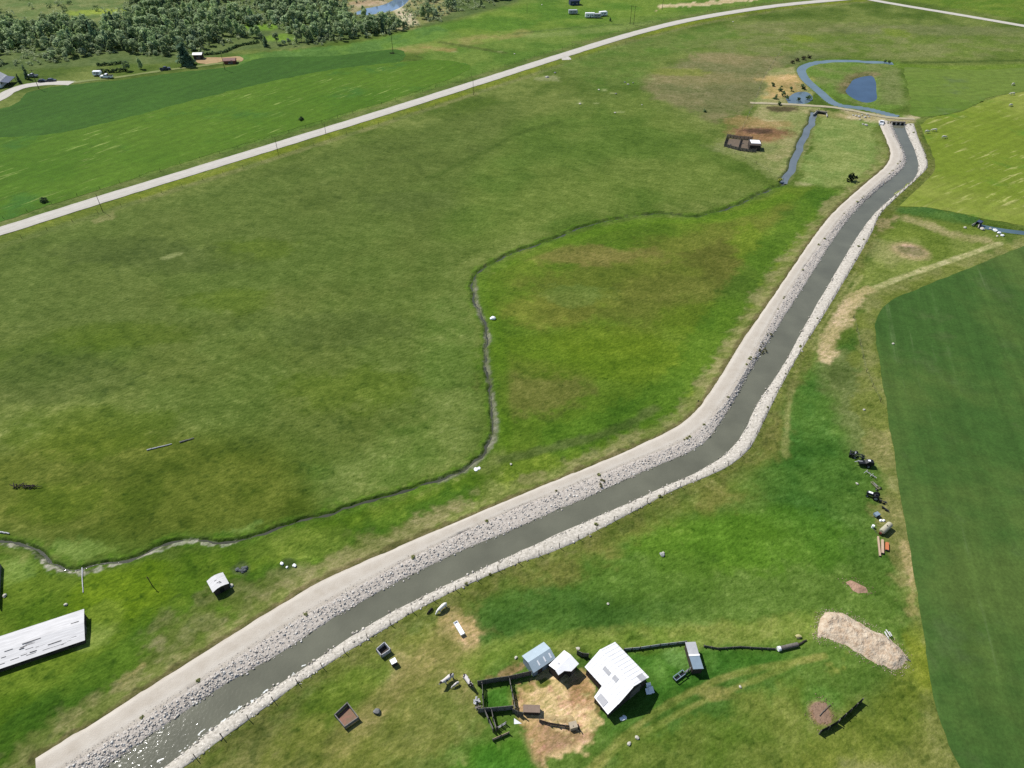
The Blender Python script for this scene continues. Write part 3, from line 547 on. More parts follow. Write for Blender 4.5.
def water_mat(name, c, wave=.06, ws=1.2, painted_glint=None, rough=.06):
    m = bpy.data.materials.new(name); m.use_nodes = True; n = m.node_tree.nodes; l = m.node_tree.links
    b = n['Principled BSDF']; b.inputs['Base Color'].default_value = (*alb(c), 1); b.inputs['Roughness'].default_value = rough; b.inputs['IOR'].default_value = 1.42
    tc = n.new('ShaderNodeTexCoord'); nz = n.new('ShaderNodeTexNoise'); nz.inputs['Scale'].default_value = ws; nz.inputs['Detail'].default_value = 4; l.new(tc.outputs['Object'], nz.inputs['Vector'])
    bp = n.new('ShaderNodeBump'); bp.inputs['Strength'].default_value = .5; bp.inputs['Distance'].default_value = wave; l.new(nz.outputs['Fac'], bp.inputs['Height']); l.new(bp.outputs[0], b.inputs['Normal'])
    n2 = n.new('ShaderNodeTexNoise'); n2.inputs['Scale'].default_value = .12; n2.inputs['Detail'].default_value = 4; l.new(tc.outputs['Object'], n2.inputs['Vector'])
    mr = n.new('ShaderNodeMapRange'); mr.inputs['From Min'].default_value = .3; mr.inputs['From Max'].default_value = .7; mr.inputs['To Min'].default_value = .85; mr.inputs['To Max'].default_value = 1.15; l.new(n2.outputs['Fac'], mr.inputs['Value'])
    v = n.new('ShaderNodeVectorMath'); v.operation = 'SCALE'; v.inputs[0].default_value = alb(c); l.new(mr.outputs[0], v.inputs['Scale']); cur = v.outputs[0]
    if painted_glint:  # white specks put into the colour as sun glints on the ripples
        a = n.new('ShaderNodeAttribute'); a.attribute_name = 'painted_glint'
        mp = n.new('ShaderNodeMapping'); mp.inputs['Rotation'].default_value = (0, 0, -painted_glint); l.new(tc.outputs['Object'], mp.inputs[0])
        mp2 = n.new('ShaderNodeMapping'); mp2.inputs['Scale'].default_value = (.7, 1.5, 1); l.new(mp.outputs[0], mp2.inputs[0])
        fz = n.new('ShaderNodeTexNoise'); fz.inputs['Scale'].default_value = .8; fz.inputs['Detail'].default_value = 3; fz.inputs['Roughness'].default_value = .6; l.new(mp2.outputs[0], fz.inputs['Vector'])
        su = n.new('ShaderNodeMath'); su.operation = 'MULTIPLY_ADD'; su.inputs[1].default_value = .22; l.new(a.outputs['Fac'], su.inputs[0]); l.new(fz.outputs['Fac'], su.inputs[2])
        r = n.new('ShaderNodeMapRange'); r.inputs['From Min'].default_value = .80; r.inputs['From Max'].default_value = .86; l.new(su.outputs[0], r.inputs['Value'])
        mx = n.new('ShaderNodeMix'); mx.data_type = 'RGBA'; l.new(r.outputs[0], mx.inputs[0]); l.new(cur, mx.inputs[6]); mx.inputs[7].default_value = (.72, .74, .72, 1); cur = mx.outputs[2]
        rr = n.new('ShaderNodeMapRange'); rr.inputs['To Min'].default_value = rough; rr.inputs['To Max'].default_value = .9; l.new(r.outputs[0], rr.inputs['Value']); l.new(rr.outputs[0], b.inputs['Roughness'])
    l.new(cur, b.inputs['Base Color']); return m
wrows = [row(between(WC, MD, t), -.12) for t in np.linspace(-.12, 1.12, 13)]
cw = loft('canal_water', wrows, water_mat('murky_water', (122, 122, 104), .055, 1.6, painted_glint=ang(at(102, 768), at(285, 650))))
vv = np.concatenate(wrows); fo = np.zeros(len(vv)); tt = np.repeat(np.linspace(-.12, 1.12, 13), len(WC)); s0 = at(230, 700)
dist = np.hypot(vv[:, 0]-at(100, 790).x, vv[:, 1]-at(100, 790).y)
fo = np.maximum((1-sm(dist, 6, 34))*(.6+.28*sm(tt, .4, .9)), (1-sm(dist, 24, 60))*sm(tt, .72, .95)*1.15)  # mask of the painted sun glints, strongest at the near end
av = cw.data.attributes.new('painted_glint', 'FLOAT', 'POINT'); av.data.foreach_set('value', fo.astype(np.float32)); tag(cw, kind='structure')
tag(ribbon('creek_water', WCREEK, 1.1, -.46, water_mat('creek_dark', (84, 86, 70), .03, 3)), kind='structure')
tag(ribbon('stream_water', WSTREAM, 3.6, -.45, water_mat('stream_grey', (124, 134, 138), .05, 2)), kind='structure')
BLUE = water_mat('sky_water', (122, 142, 148), .02, 1.5)
tag(ribbon('feeder_canal_water', WFEED, 5.2, -.4, BLUE), kind='structure')
tag(ribbon('ditch_water', WDITCH, 3.0, -.35, water_mat('ditch_blue', (96, 120, 128), .03, 2)), kind='structure')
tag(sheet('pond_water', POND, -.4, water_mat('pond_blue', (72, 96, 122), .02, 1.5), .6), kind='structure')
tag(sheet('seep_water', POOL, -.32, water_mat('seep_blue', (112, 132, 142), .02, 1.5), .6), kind='structure')
tag(sheet('river_water', RIVER, -.4, water_mat('river_blue', (128, 152, 178), .03, .8), .6), kind='structure')

# loose stones on the banks, one mass
ICO_V = []; ICO_F = []
_b = bmesh.new(); bmesh.ops.create_icosphere(_b, subdivisions=1, radius=1); ICO_V = np.array([v.co[:] for v in _b.verts]); ICO_F = np.array([[v.index for v in f.verts] for f in _b.faces]); _b.free()
def np_mesh(name, V, F, m, col=None):
    me = bpy.data.meshes.new(name); F = np.asarray(F, np.int32); V = np.asarray(V, np.float32)
    me.vertices.add(len(V)); me.vertices.foreach_set('co', V.ravel()); k = F.shape[1]
    me.loops.add(F.size); me.loops.foreach_set('vertex_index', F.ravel())
    me.polygons.add(len(F)); me.polygons.foreach_set('loop_start', np.arange(0, F.size, k, dtype=np.int32)); me.polygons.foreach_set('loop_total', np.full(len(F), k, np.int32))
    me.update(calc_edges=True)
    if col is not None:
        a = me.color_attributes.new('tint', 'FLOAT_COLOR', 'POINT'); a.data.foreach_set('color', np.concatenate([col, np.ones((len(V), 1))], 1).astype(np.float32).ravel())
    return me
def tint_mat(name, rough=.95, transl=0):
    if name in MATS: return MATS[name]
    m = bpy.data.materials.new(name); m.use_nodes = True; n = m.node_tree.nodes; l = m.node_tree.links
    b = n['Principled BSDF']; b.inputs['Roughness'].default_value = rough; b.inputs['Specular IOR Level'].default_value = .1
    a = n.new('ShaderNodeAttribute'); a.attribute_name = 'tint'
    nz = n.new('ShaderNodeTexNoise'); nz.inputs['Scale'].default_value = 2.5; tc = n.new('ShaderNodeTexCoord'); l.new(tc.outputs['Object'], nz.inputs['Vector'])
    oi = n.new('ShaderNodeObjectInfo')
    r = n.new('ShaderNodeMapRange'); r.inputs['To Min'].default_value = .7; r.inputs['To Max'].default_value = 1.3; l.new(nz.outputs['Fac'], r.inputs['Value'])
    r2 = n.new('ShaderNodeMapRange'); r2.inputs['To Min'].default_value = .72; r2.inputs['To Max'].default_value = 1.28; l.new(oi.outputs['Random'], r2.inputs['Value'])
    cur = a.outputs['Color']
    for q in (r, r2):
        v = n.new('ShaderNodeVectorMath'); v.operation = 'SCALE'; l.new(cur, v.inputs[0]); l.new(q.outputs[0], v.inputs['Scale']); cur = v.outputs[0]
    l.new(cur, b.inputs['Base Color'])
    if transl:
        tr = n.new('ShaderNodeBsdfTranslucent'); l.new(cur, tr.inputs['Color']); ms = n.new('ShaderNodeMixShader'); ms.inputs[0].default_value = transl
        l.new(b.outputs[0], ms.inputs[1]); l.new(tr.outputs[0], ms.inputs[2]); l.new(ms.outputs[0], n['Material Output'].inputs['Surface'])
    MATS[name] = m; return m
def stones(n, P, Q, zP, zQ, r0, r1, c1, c2, bias=1.0, tmax=1.0):
    i = (RNG.random(n)**bias*(len(P)-1)).astype(int); t = RNG.random(n)*tmax
    p = P[i]*(1-t)[:, None]+Q[i]*t[:, None]+RNG.normal(0, .25, (n, 2)); z = zP+(zQ-zP)*t
    r = r0+(r1-r0)*RNG.random(n)**3
    V = ICO_V[None]*(1+RNG.normal(0, .16, (n, 12, 1)))*r[:, None, None]*np.array([1.15, 1, .36])
    a = RNG.random(n)*6.28; ca_, sa = np.cos(a)[:, None], np.sin(a)[:, None]
    V = np.stack([V[..., 0]*ca_-V[..., 1]*sa, V[..., 0]*sa+V[..., 1]*ca_, V[..., 2]], 2)
    V += np.column_stack([p, z+r*.15])[:, None]
    F = (ICO_F[None]+(np.arange(n)*12)[:, None, None]).reshape(-1, 3)
    k = RNG.random((n, 1)); col = alb(c1)*(1-k)+alb(c2)*k; col = np.clip(col*(1+RNG.normal(0, .16, (n, 1))), .02, .8)
    return V.reshape(-1, 3), F, np.repeat(col, 12, 0)
def join(sets):
    o = 0; VV, FF, CC_ = [], [], []
    for v, f, c in sets: VV.append(v); FF.append(f+o); CC_.append(c); o += len(v)
    return np.concatenate(VV), np.concatenate(FF), np.concatenate(CC_)
V, F, c = join([stones(17000, MB_, WC, .57, -.1, .05, .24, (228, 216, 202), (255, 250, 240), 1.6), stones(2200, between(MA, MB_, .8), WC, .64, .5, .05, .13, (200, 190, 178), (236, 226, 214), 1.3, .18)])
tag(link('riprap', np_mesh('riprap', V, F, None, c), tint_mat('loose_stone')), 'grey pink loose stones lining the slope between canal road and water', 'stones', kind='stuff')
V, F, c = stones(8000, MD, ME, .0, .57, .06, .3, (150, 144, 130), (246, 238, 224), 1.5)
tag(link('bank_stones', np_mesh('bank_stones', V, F, None, c), tint_mat('loose_stone')), 'pale loose stones along the fenced bank of the canal', 'stones', kind='stuff')
#@@PART2
# ------------------------------------------------------------------ trees, hedges, shrubs
LEAF = tint_mat('foliage', .8, .45); BARK = mat('bark', (96, 84, 70), var=.3)
def crown_np(h, wdt, n, seed, shape, c1, c2, c3, leaf=.8, base=.1):
    g = np.random.default_rng(abs(seed)); cs = [] 
    nl = 9 if shape == 'round' else 12
    for k in range(nl):        # lobes
        if shape == 'cone': z = h*(base*.4+(1-base*.4)*(k+.3)/nl); rr = wdt/2*(1-(k/nl))**.9*.75+.25; rad = .35+rr*.8; a = g.random()*6.28; off = rr*.35
        elif shape == 'tall': z = h*(base+(.93-base)*(k+.5)/nl); rr = wdt/2*math.sin(math.pi*(.2+.72*(k+.5)/nl)); rad = .5+rr*.62; a = g.random()*6.28; off = rr*.55*g.random()
        else: z = h*(base+.12+(.72-base)*g.random()); rad = wdt*(.2+.1*g.random()); a = k*2.4+g.random(); off = wdt*.33*g.random()**.5*(1.15-abs(z/h-.5))
        cs.append((math.cos(a)*off, math.sin(a)*off, z, rad))
    cs = np.array(cs); wt = cs[:, 3]**2; k = g.choice(nl, n, p=wt/wt.sum())
    d = g.normal(size=(n, 3)); d /= np.linalg.norm(d, axis=1)[:, None]; d[:, 2] = np.where(d[:, 2] < -.5, -d[:, 2], d[:, 2])
    p = cs[k, :3]+d*cs[k, 3:4]*(.6+.5*g.random((n, 1)))*np.array([1, 1, .85])
    nrm = d+g.normal(0, .5, (n, 3))+np.array([0, 0, .35]); nrm /= np.linalg.norm(nrm, axis=1)[:, None]
    t = np.cross(nrm, g.normal(size=(n, 3))); t /= np.linalg.norm(t, axis=1)[:, None]; b = np.cross(nrm, t)
    sz = leaf*(.6+.8*g.random((n, 1)))*.6
    V = np.stack([p-t*sz-b*sz*.7, p+t*sz-b*sz*.8, p+t*sz*.7+b*sz, p-t*sz*.8+b*sz*.9], 1)
    V += g.normal(0, .12*leaf, V.shape)
    lc = g.random(nl); u = np.clip(lc[k]*.7+g.random(n)*.3, 0, 1)[:, None]
    c1, c2, c3 = alb(c1, .88), alb(c2, .88), alb(c3, .88); col = np.where(u < .5, c1*(1-2*u)+c2*2*u, c2*(2-2*u)+c3*(2*u-1))*(1+g.normal(0, .14, (n, 1)))
    return V.reshape(-1, 3), np.arange(4*n).reshape(-1, 4), np.repeat(np.clip(col, .004, .6), 4, 0)
def trunk_mb(h, r, seed, limbs=4):
    g = random.Random(seed); m = MB(); m.cyl((0, 0, -.2), (g.uniform(-.2, .2), g.uniform(-.2, .2), h*.62), r, 7, r*.35)
    for k in range(limbs):
        a = k*2.2+g.random(); z = h*g.uniform(.22, .5); m.cyl((0, 0, z), (math.cos(a)*h*.16, math.sin(a)*h*.16, z+h*.18), r*.4, 5, r*.12)
    return m
KINDS_ = {   # kind: height, width, leaves, shape, three leaf colours, label
 'cottonwood': (11.5, 6.6, 300, 'round', (102, 122, 82), (128, 145, 102), (152, 166, 126), 'grey green bushy cottonwood tree in the river wood beyond the fields'),
 'willow': (6.0, 6.6, 300, 'round', (122, 140, 104), (144, 158, 122), (162, 174, 140), 'low silvery green willow tree in the river wood beyond the fields'),
 'spruce': (11.5, 4.8, 320, 'cone', (66, 88, 68), (84, 106, 80), (104, 124, 92), 'dark narrow spruce tree in the river wood beyond the fields'),
 'aspen': (10.5, 5.2, 300, 'tall', (108, 130, 86), (130, 148, 100), (148, 162, 114), 'tall mid green aspen tree in the river wood beyond the fields')}
PROTO = {}
for kd, (h, wd, n, sh, a_, b_, c_, lb) in KINDS_.items():
    for v in range(3):
        q = crown_np(h*(.9+.1*v), wd, n, 100+len(PROTO)*7, sh, a_, b_, c_)
        me = np_mesh(kd+'_crown', q[0], q[1], None, q[2]); me.materials.append(LEAF)
        tm = trunk_mb(h, .22 if kd != 'willow' else .16, len(PROTO)); tme = bpy.data.meshes.new(kd+'_trunk'); tme.from_pydata(tm.v, [], tm.f); tme.materials.append(BARK)
        PROTO[kd, v] = (me, tme, q)
def tree(kd, v, p, sc, rz, label=None, group=None):
    t = thing(kd+'_tree', label or KINDS_[kd][7], 'tree', p, rz, group); t.scale = (sc, sc, sc*random.uniform(.9, 1.12))
    link('trunk', PROTO[kd, v][1], None, t); link('crown', PROTO[kd, v][0], None, t); return t
WOOD = P2([(-40, 68), (0, 66), (60, 61), (110, 53), (160, 57), (190, 55), (215, 45), (236, 42), (262, 48), (300, 45), (345, 41), (400, 31), (437, 20), (442, 13), (475, 9), (505, 1), (530, -8), (500, -34), (330, -46), (140, -20), (126, 14), (60, 20), (-40, 26)])
gx, gy = np.meshgrid(np.arange(WOOD[:, 0].min(), WOOD[:, 0].max(), 4.5), np.arange(WOOD[:, 1].min(), WOOD[:, 1].max(), 4.5))
gx = gx.ravel()+RNG.uniform(-2.2, 2.2, gx.size); gy = gy.ravel()+RNG.uniform(-2.2, 2.2, gy.size)
sdw = sdpoly(gx, gy, WOOD); dn = fbm(gx, gy, 45, 91); ok = (sdw < -1.0) & (dn > .315)
for gp_, rad in (((266, 30), 13), ((283, 38), 11), ((380, 4), 26), ((400, 14), 17), ((408, 22), 10), ((368, 6), 16), ((103, 13), 20), ((80, 14), 14), ((240, 42), 10), ((425, 10), 8)):
    q = at(*gp_); ok &= np.hypot((gx-q.x)/1.3, gy-q.y) > rad
gx, gy, sdw = gx[ok], gy[ok], sdw[ok]
front = np.argsort(gy+np.where(np.abs(gx) > 330, 60, 0)+.0*gx); order = np.argsort(-sdw)          # edge of the wood first
near = set(order[:300].tolist()); KN = list(KINDS_)
def pick(x, y):
    r = random.random(); z = float(fbm(np.array([x]), np.array([y]), 30, 95)[0])
    return 'spruce' if r < .05+.1*(z > .55) else 'willow' if r < .42 else 'cottonwood' if r < .8 else 'aspen'
mass = []
for k in range(len(gx)):
    kd = pick(gx[k], gy[k]); v = random.randrange(3); sc = random.uniform(.42, .92)*(.8 if sdw[k] > -5 else 1); rz = random.random()*6.28
    if k in near: tree(kd, v, (gx[k], gy[k], 0), sc, rz, None, 'trees of the river wood beyond the fields')
    else:
        V_, F_, c_ = PROTO[kd, v][2]; m_ = V_.copy()*sc; ca_, sa = math.cos(rz), math.sin(rz)
        m_ = np.stack([m_[:, 0]*ca_-m_[:, 1]*sa+gx[k], m_[:, 0]*sa+m_[:, 1]*ca_+gy[k], m_[:, 2]], 1); mass.append((m_, F_, c_*random.uniform(.75, 1.25)))
V_, F_, c_ = join(mass); me = np_mesh('woodland', V_, F_, None, c_); me.materials.append(LEAF)
tag(link('woodland', me), 'grey green mass of river woodland reaching to the top edge', 'woods', kind='stuff')
# undergrowth of the wood and scattered scrub on the flats behind it
def bush_np(p, r, h, n, seed, cols):
    V_, F_, c_ = crown_np(h, r*2, n, seed, 'round', *cols, leaf=.55, base=-.1); return V_+np.array(p), F_, c_
GREY = ((116, 132, 92), (140, 152, 112), (162, 168, 132)); DARK = ((60, 80, 52), (78, 98, 62), (98, 118, 76))
sets = []; ux, uy = RNG.uniform(WOOD[:, 0].min(), WOOD[:, 0].max(), 5200), RNG.uniform(WOOD[:, 1].min(), WOOD[:, 1].max(), 5200)
dd = sdpoly(ux, uy, WOOD); kk = (dd < 4) & (fbm(ux, uy, 25, 97) > .36)
rv = P2(RIVER); kk &= sdpoly(ux, uy, rv) > 4
for x, y in zip(ux[kk], uy[kk]): sets.append(bush_np((x, y, 0), random.uniform(.9, 2.2), random.uniform(1, 2.6), 26, random.randrange(9999), GREY))
V_, F_, c_ = join(sets); me = np_mesh('undergrowth', V_, F_, None, c_); me.materials.append(LEAF); tag(link('undergrowth', me), 'pale grey green undergrowth between the trees of the river wood', 'undergrowth', kind='stuff')
sets = []
for k in range(240):
    px, py = random.uniform(-30, 140), random.uniform(-34, 24)
    if float(fbm(np.array([px]), np.array([py*3]), 25, 5)[0]) < .5: continue
    p = at(px, py); sets.append(bush_np((p.x, p.y, 0), random.uniform(1.5, 3.5), random.uniform(2, 4.5), 50, k, DARK if random.random() < .6 else GREY))
V_, F_, c_ = join(sets); me = np_mesh('scrub', V_, F_, None, c_); me.materials.append(LEAF); tag(link('scrub', me), 'dark scattered scrub on the pale flats behind the wood', 'scrub', kind='stuff')
def lone_bush(px, py, r, h, label, cols=DARK, n=90, name='bush', cat='bush', group=None):
    p = at(px, py); V_, F_, c_ = crown_np(h, r*2, n, int(px*31+py), 'round', *cols, leaf=.5, base=-.1)
    me = np_mesh(name, V_, F_, None, c_); me.materials.append(LEAF); o = link(name, me); o.location = p; return tag(o, label, cat, group)
t = tree('spruce', 0, at(186, 65), 1.05, 0, 'tall dark spruce standing left of the small white roofed shed'); t.scale = (1.9, 1.9, 1.1)
t = tree('cottonwood', 1, at(128, 71), .62, 1, 'rounded dark tree at the right end of the two long hedges')
t = tree('aspen', 2, at(141, 69), .55, 1, 'slim small tree standing alone right of the hedges')
t = tree('spruce', 1, at(20, 83), .42, 1, 'little dark conifer beside the driveway near the pale house')
t = tree('spruce', 2, at(28, 79), .55, 2, 'dark slim conifer behind the pole at the driveway')
def hedge(px, r, h, label):
    W = dense(P2(px), 1.1); sets = [bush_np((x, y, 0), r, h*random.uniform(.8, 1.1), 26, abs(int(x*7+y)), DARK) for x, y in W]
    V_, F_, c_ = join(sets); me = np_mesh('hedge', V_, F_, None, c_); me.materials.append(LEAF); return tag(link('hedge', me), label, 'hedge')
hedge([(98, 66), (110, 65), (122, 63.5)], 1.0, 1.6, 'long low hedge nearest the wood, behind the parked trailers'); hedge([(100, 73), (114, 72.3), (126, 71)], 1.1, 2.0, 'long dark hedge directly behind the two parked vehicles')
hedge([(205, 55), (222, 53), (240, 46), (258, 43)], .9, 1.3, 'thin broken hedge at the edge of the wood above the red shed')
for i_, (a_, b_, r, lb) in enumerate(((773, 86, 1.0, 'small dark bush at the left edge of the bare tan ground'), (780, 91, 1.2, 'dark bush in the middle of the bare tan ground'), (775, 99, 1.3, 'dark bush on the dry bank left of the seep pool'), (783, 96, 1.3, 'dark bush on the upper left shore of the seep pool'),
        (787, 99, 1.0, 'small dark bush at the left corner of the seep pool'), (791, 91, 1.0, 'small bush on the tan bank above the seep pool'), (803, 89, 1.6, 'large dark bush at the upper right of the seep pool'), (808, 99, 1.5, 'round dark bush standing in the right of the seep pool'), (799, 101, 1.0, 'low dark bush on the lower shore of the seep pool'), (779, 105, .9, 'little dark bush beside the dam track above the dark round stain'))):
    lone_bush(a_, b_, r, r*1.7, lb, n=60)
for a_, b_, r, lb in ((792, 63, 1.2, 'leafless dark shrub at the left tip of the brush above the bend'), (797, 61, 1.4, 'dark bare shrub above the bend of the blue canal'), (803, 59.5, 1.4, 'dark bare shrub over the middle of the canal bend'), (809, 58, 1.2, 'dark bare shrub at the right end of the brush by the bend')):
    lone_bush(a_, b_, r, 1.3, lb, ((70, 64, 48), (86, 84, 58), (104, 108, 74)), 60, 'shrub', 'shrub')
lone_bush(850, 181, 1.9, 2.4, 'dense black green bush alone on the meadow left of the canal road', ((14, 22, 16), (24, 36, 24), (38, 52, 32)), 160)
lone_bush(44, 202, 1.5, 1.3, 'dark round bush on the far verge at the left end of the gravel road', n=90)
lone_bush(301, 120, 1.1, 1.3, 'dark bush at the lower edge of the bright hay field', n=70)
lone_bush(780, 181, .8, 1.0, 'yellow green bush where the creek leaves the grey stream', ((150, 160, 60), (168, 176, 80), (186, 190, 96)), 60)
lone_bush(705, 112, .9, 1, 'small dark bush on the grey sagebrush rise', n=40)
for a_, b_, r, lb in ((885, 62, .9, 'dark shrub at the right end of the upper canal arm'), (889, 62.6, .8, 'little dark shrub beside the end of the upper canal arm')): lone_bush(a_, b_, r, 1, lb, n=40, name='shrub', cat='shrub')
# ------------------------------------------------------------------ materials for made things
WHITE = mat('white_roof_metal', (250, 249, 248), .5, .3, var=.05, scale=.8, k=1.3); RUSTY = mat('grey_roof_sheet', (196, 196, 198), .6, .3, c2=(222, 222, 224), scale=.7)
BLUEW = mat('blue_white_metal', (198, 216, 226), .45, .35, var=.07, scale=1); BLUEG = mat('blue_grey_metal', (150, 170, 186), .5, .3, var=.08, scale=1)
WEATH = mat('weathered_boards', (206, 204, 202), .9, .1, k=1.35, c2=(240, 238, 236), scale=1.2, stretch=(.25, 3, 1, 0)); DWALL = mat('dark_old_boards', (84, 76, 70), .9, .1, var=.3, scale=2, stretch=(3, 3, .4))
GREYW = mat('grey_wood', (150, 146, 140), .95, .1, var=.25, scale=2); DGREY = mat('dark_grey_wood', (132, 126, 118), .95, .1, var=.3, scale=2); POSTM = mat('post_wood', (98, 84, 70), .95, .1, var=.25, scale=3)
BLACK = mat('black_paint', (34, 36, 40), .5, .3, var=.2); DIRON = mat('dark_iron', (62, 64, 68), .6, .4, var=.25, scale=4); RUBBER = mat('rubber', (36, 36, 38), .85, .1, var=.1)
GLASS = mat('window_glass', (52, 66, 82), .1, .6, var=.1); CONC = mat('concrete', (206, 202, 192), .9, .1, var=.12, scale=.8); RIM = mat('rim_metal', (170, 172, 176), .4, .4, var=.05)
WIRE = mat('wire', (150, 150, 146), .5, .4, var=.05); RED = mat('red_brown_boards', (140, 88, 72), .9, .1, var=.2, scale=2); ORANGE = mat('orange_red_steel', (226, 138, 92), .7, .2, var=.12, scale=2)
PINKT = mat('pale_timber', (222, 192, 164), .9, .1, var=.1, scale=1.5); STRAW = mat('straw', (222, 202, 150), .95, .05, c2=(190, 160, 112), scale=1.5, bump=.1)
BEIGE = mat('beige_tank_paint', (206, 200, 172), .6, .3, var=.06); WPAINT = mat('white_paint', (246, 246, 246), .4, .4, var=.03, k=1.15); STONE = mat('pale_rock', (226, 220, 204), .9, .1, var=.16, scale=2, bump=.05); GSTONE = mat('grey_rock', (150, 150, 148), .9, .1, var=.2, scale=2, bump=.05)
NAVY = mat('dark_blue_roof', (70, 84, 112), .6, .3, var=.15)
def lf(o, u, v, z): return (u, v, z)

# ------------------------------------------------------------------ farm buildings
# big white-roofed barn: ridge along local x, origin under the far end of the ridge
r1, r2 = at(601, 651, 4.6), at(633, 685, 4.6); rz = ang(r1, r2); L = 7.7
barn = thing('barn', 'large white roofed barn with open lean-to corner beside the bare straw yard', 'barn', (r1.x, r1.y, 0), rz)
m = MB(); m.quadslab((-.3, 0, 4.6), (L+.3, 0, 4.6), (L+.3, -3.4, 2.6), (-.3, -3.4, 2.6), .1); m.quadslab((-.3, .02, 4.6), (L+.3, .02, 4.6), (L+.3, 3.9, 3.0), (-.3, 3.9, 3.0), .1)
m.beam((-.3, 0, 4.62), (L+.3, 0, 4.62), .3, .05)
for k in range(11): m.beam((.0+k*.76, -.05, 4.585), (.0+k*.76, -3.38, 2.625), .05, .05); m.beam((.0+k*.76, .07, 4.585), (.0+k*.76, 3.88, 3.02), .05, .05)
rf = m.build('roof', WHITE, barn)
m = MB(); m.quadslab((2.2, -1.1, 4.02), (3.7, -1.1, 4.02), (3.7, -1.7, 3.67), (2.2, -1.7, 3.67), .05); m.build('roof_patch', RUSTY, rf); m = MB(); m.quadslab((4.4, -.9, 4.14), (5.4, -.9, 4.14), (5.4, -1.6, 3.73), (4.4, -1.6, 3.73), .05); m.build('roof_patch', RUSTY, rf); m = MB(); m.quadslab((6.8, 1.9, 3.90), (8.0, 1.9, 3.90), (8.0, 3.3, 3.32), (6.8, 3.3, 3.32), .05)
m.build('roof_patch', RUSTY, rf)
m = MB(); wv = [(0, -3.1), (0, 3.6), (L, 3.6), (L, -3.1)]
for (a, b), h in (((wv[0], wv[3]), 2.65), ((wv[1], wv[2]), 3.05)): m.beam((*a, h/2), (*b, h/2), .12, h)
for x in (0, L):
    m.add([(x-.06, -3.1, 0), (x-.06, 3.6, 0), (x-.06, 3.6, 3.05), (x-.06, 0, 4.5), (x-.06, -3.1, 2.65), (x+.06, -3.1, 0), (x+.06, 3.6, 0), (x+.06, 3.6, 3.05), (x+.06, 0, 4.5), (x+.06, -3.1, 2.65)],
          [(0, 1, 2, 3, 4), (9, 8, 7, 6, 5), (0, 5, 6, 1), (1, 6, 7, 2), (2, 7, 8, 3), (3, 8, 9, 4), (4, 9, 5, 0)])
m.build('wall', DWALL, barn)
m = MB(); m.quadslab((4.0, -3.35, 2.58), (L+.25, -3.35, 2.58), (L+.25, -5.7, 1.9), (4.4, -5.5, 1.95), .1); lr = m.build('lean_to_roof', WHITE, barn)
m = MB(); m.quadslab((4.7, -4.3, 2.37), (6.6, -4.3, 2.37), (6.6, -5.5, 2.03), (4.8, -5.4, 2.05), .05); m.build('roof_patch', RUSTY, lr)
m = MB()
for x in (4.6, 6.0, L): m.beam((x, -5.3, 0), (x, -5.3, 1.9), .18, .18)
m.beam((L, -3.1, 1.1), (L, -5.4, 1.0), .1, 2.0); m.beam((4.6, -5.3, .8), (L, -5.3, .8), .08, .3); m.build('lean_to_wall', DWALL, barn)
m = MB(); m.box((L+.1, 1.0, 1.2), (.08, 2.4, 2.4)); d_ = m.build('door', DGREY, barn); m = MB(); m.box((L+.17, .1, 1.2), (.06, .08, .3)); m.build('handle', DIRON, d_)
p = at(649, 688); m = MB()
for k, (dx, dy, a, h) in enumerate(((0, 0, .5, 1.1), (.35, -.5, .9, .8), (-.2, -.7, .2, .6))): m.quadslab((p.x+dx-.6, p.y+dy+.3, h), (p.x+dx+.2, p.y+dy+.5, h*.9), (p.x+dx+.5, p.y+dy-.4, .05), (p.x+dx-.4, p.y+dy-.5, .06), .06)
tag(m.build('sheet_metal', WPAINT), 'white metal sheets leaning at the right front corner of the barn', 'sheet metal')
# blue-roofed shed
r1, r2 = at(529, 662, 2.9), at(549, 649, 2.9); rz = ang(r1, r2)
sh = thing('shed', 'small shed with pale blue metal roof at the left of the yard buildings', 'shed', (r1.x, r1.y, 0), rz)
m = MB(); m.quadslab((-.2, 0, 2.9), (4.6, 0, 2.9), (4.6, 1.9, 2.3), (-.2, 1.9, 2.3), .08); m.quadslab((-.2, -.02, 2.9), (4.6, -.02, 2.9), (4.6, -1.7, 2.0), (-.2, -1.7, 2.0), .08); rf = m.build('roof', BLUEW, sh)
m = MB()
for x in (1.3, 2.6, 3.8): m.quadslab((x, -.5, 2.68), (x+.25, -.5, 2.68), (x+.25, -1.3, 2.25), (x, -1.3, 2.25), .03)
m.build('roof_sheet_lap', WPAINT, rf)
m = MB(); m.beam((0, 1.7, 1.1), (4.4, 1.7, 1.1), .1, 2.2); m.beam((0, -1.4, 1.0), (4.4, -1.4, 1.0), .1, 2.0)
for x in (0, 4.4): m.add([(x-.05, -1.4, 0), (x-.05, 1.7, 0), (x-.05, 1.7, 2.3), (x-.05, 0, 2.8), (x-.05, -1.4, 2.05), (x+.05, -1.4, 0), (x+.05, 1.7, 0), (x+.05, 1.7, 2.3), (x+.05, 0, 2.8), (x+.05, -1.4, 2.05)], [(0, 1, 2, 3, 4), (9, 8, 7, 6, 5), (0, 5, 6, 1), (1, 6, 7, 2), (2, 7, 8, 3), (3, 8, 9, 4), (4, 9, 5, 0)])
m.build('wall', BLUEG, sh); m = MB(); m.box((1.4, -1.47, .9), (1.0, .05, 1.8)); d_ = m.build('door', DWALL, sh); m = MB(); m.box((1.8, -1.52, .9), (.06, .06, .2)); m.build('handle', DIRON, d_)
